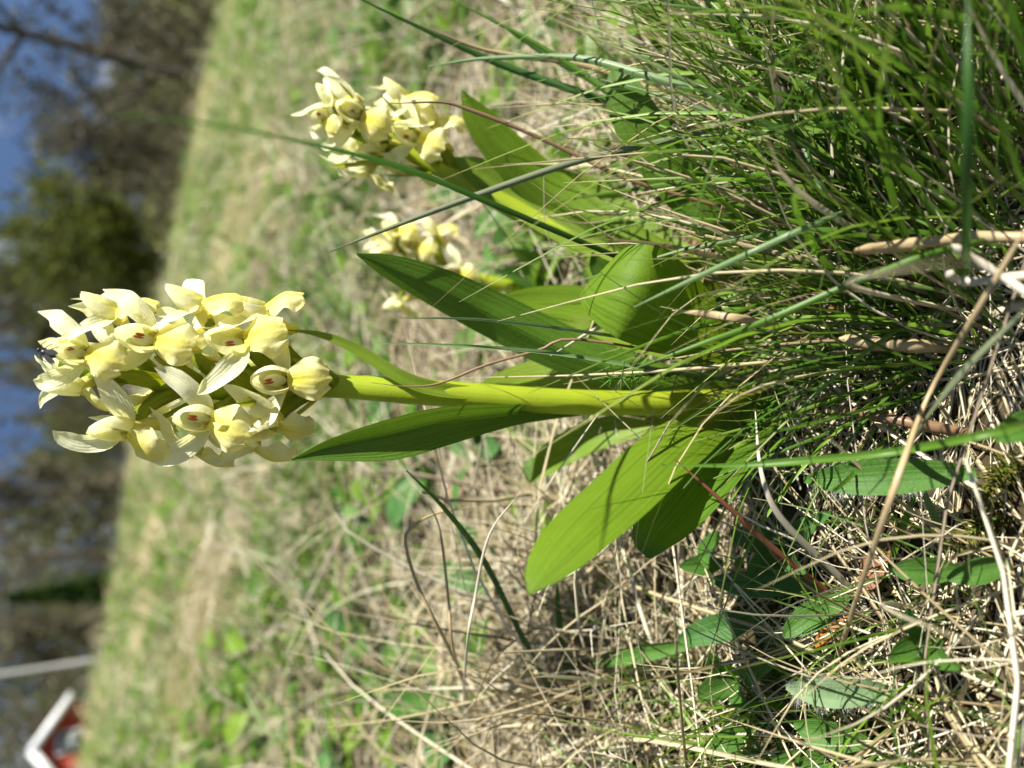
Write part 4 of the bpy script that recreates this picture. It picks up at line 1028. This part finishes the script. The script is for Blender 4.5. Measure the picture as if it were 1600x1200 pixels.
def place_tree(k, px, D, s, label, rot=0, group=None, name='bare_tree'):
    a = P(200, px, D); root = empty(name, (a[0], D, float(terrain(a[0], D)) - .05)); tag(root, label, 'tree', group)
    link('trunk', TREES[k][0], root); link('crown', TREES[k][1], root)
    root.rotation_euler = (0, 0, rot); root.scale = (s, s, s)
place_tree(0, 85, 22, 1.0, 'dark leafless tree with thick trunk beyond the meadow', 1.0)
G1 = 'trees beyond the meadow'
TL = {20: 'leafless grey tree beyond the thick dark trunk, outermost of its line', 200: 'leafless grey tree between the thick dark trunk and the olive shrub', 245: 'smaller leafless tree standing in front of the wooded rise beside the olive shrub', 290: 'leafless grey tree between the thick dark trunk and the olive shrub', 520: 'leafless grey tree next to the olive tree and shrub', 610: 'leafless grey tree behind the tall orchid spike', 760: 'leafless grey tree behind the tall orchid spike', 850: 'leafless grey tree next to the slim young spruce', 1000: 'leafless grey tree between the spruce and the flagpole', 1110: 'leafless grey tree rising behind the red house', 1190: 'leafless grey tree rising behind the red house'}
for k, px, D, s, rot in ((1, 20, 36, 1.0, 2.), (1, 200, 44, .9, 3.), (0, 290, 48, .9, 4.), (1, 245, 30, .9, 1.1), (1, 520, 38, 1.1, .4), (0, 610, 45, .8, 1.7), (1, 760, 40, 1.0, 5.), (0, 850, 42, .9, 2.6), (1, 1000, 46, 1.1, 1.2), (0, 1110, 55, 1.0, .2), (1, 1190, 52, 1.1, 3.3)):
    place_tree(k, px, D, s, TL[px], rot, G1)
place_tree(2, 400, 26, 1.0, 'olive green bushy shrub in young leaf beyond the meadow', .5, None, 'leafy_shrub')
place_tree(3, 455, 30, .8, 'taller tree in young olive leaf behind the bushy shrub', .9, None, 'leafy_tree')
for px, D, s, rot in ((700, 50, .7, .3), (960, 52, .8, 2.0), (1080, 58, .85, 4.)):
    place_tree(3, px, D, s, 'tree in thin young olive leaf in the far line', rot, G1, 'leafy_tree')

def spruce():
    D = 24.0; a = P(130, 922, D); gz = float(terrain(a[0], D)) - .05; H = P(8, 920, D)[2] - gz
    root = empty('spruce', (a[0], D, gz)); tag(root, 'slim dark green young spruce beyond the meadow', 'tree')
    V, F, UV = tube_grid(np.array([(0, 0, 0), (0, 0, H * .5), (0, 0, H)]), [.07, .05, .01], 7); link('trunk', mesh_from('trunk', V, F, M_bark, UV), root)
    r = np.random.RandomState(5); n = 5200; t = r.uniform(.06, 1, n); wh = np.floor(t * 16) / 16
    rad = (1 - wh) * .78 * r.uniform(.15, 1, n) + .03; th = r.uniform(0, 6.283, n)
    c = np.stack([rad * np.cos(th), rad * np.sin(th), H * t - rad * .35], 1)
    a_ = np.stack([np.cos(th), np.sin(th), r.uniform(-.6, .2, n)], 1); b_ = np.cross(a_, r.normal(size=(n, 3))); b_ /= np.linalg.norm(b_, axis=1)[:, None]
    s = .13
    V = np.stack([c - a_ * s, c + b_ * s * .25, c + a_ * s, c - b_ * s * .25], 1).reshape(-1, 3)
    link('crown', mesh_from('crown', V, np.arange(n * 4).reshape(n, 4), CR3, rnd=np.repeat(r.uniform(0, 1, n), 4)), root)
spruce()

def far_wood():
    """wooded rise far off: one mass of twigs and young leaves, lower where the sky shows"""
    r = np.random.RandomState(9); n = 85000
    ang = r.uniform(-50, 50, n); D = r.uniform(70, 95, n)
    x = D * np.tan(np.radians(ang)); py = 600 - np.tan(np.radians(ang)) * 1020
    ctl_x = [-900, 0, 60, 110, 330, 380, 560, 610, 740, 790, 1200, 2100]
    ctl_h = [5.0, 4.0, 4.5, 2.6, 3.0, 8, 9, 6.5, 7.0, 12, 13.5, 12]
    top = np.interp(py, ctl_x, ctl_h) * (1 + .18 * np.sin(ang * 2.1) + .15 * np.sin(ang * 5.3 + 1))
    zb = terrain(x, D); z = zb + (top * 1.25 - 1.6 - zb) * r.uniform(0, 1, n) ** .85
    c = np.stack([x, D, z], 1); a = r.normal(size=(n, 3)); a[:, 2] *= 1.6; a /= np.linalg.norm(a, axis=1)[:, None]; b = np.cross(a, r.normal(size=(n, 3))); b /= np.linalg.norm(b, axis=1)[:, None]
    s = r.uniform(.18, .55, n)[:, None]
    V = np.stack([c - a * s, c + b * s * .32, c + a * s, c - b * s * .32], 1).reshape(-1, 3)
    m = crown_mat('far_wood', [(0, (.075, .075, .045)), (.45, (.10, .105, .05)), (.8, (.11, .13, .03)), (1, (.15, .155, .06))], .25)
    o = link('far_wood', mesh_from('far_wood', V, np.arange(n * 4).reshape(n, 4), m, rnd=np.repeat(r.uniform(0, 1, n), 4))); tag(o, 'grey olive spring wood along the far edge of the valley', 'wood', kind='stuff')
far_wood()
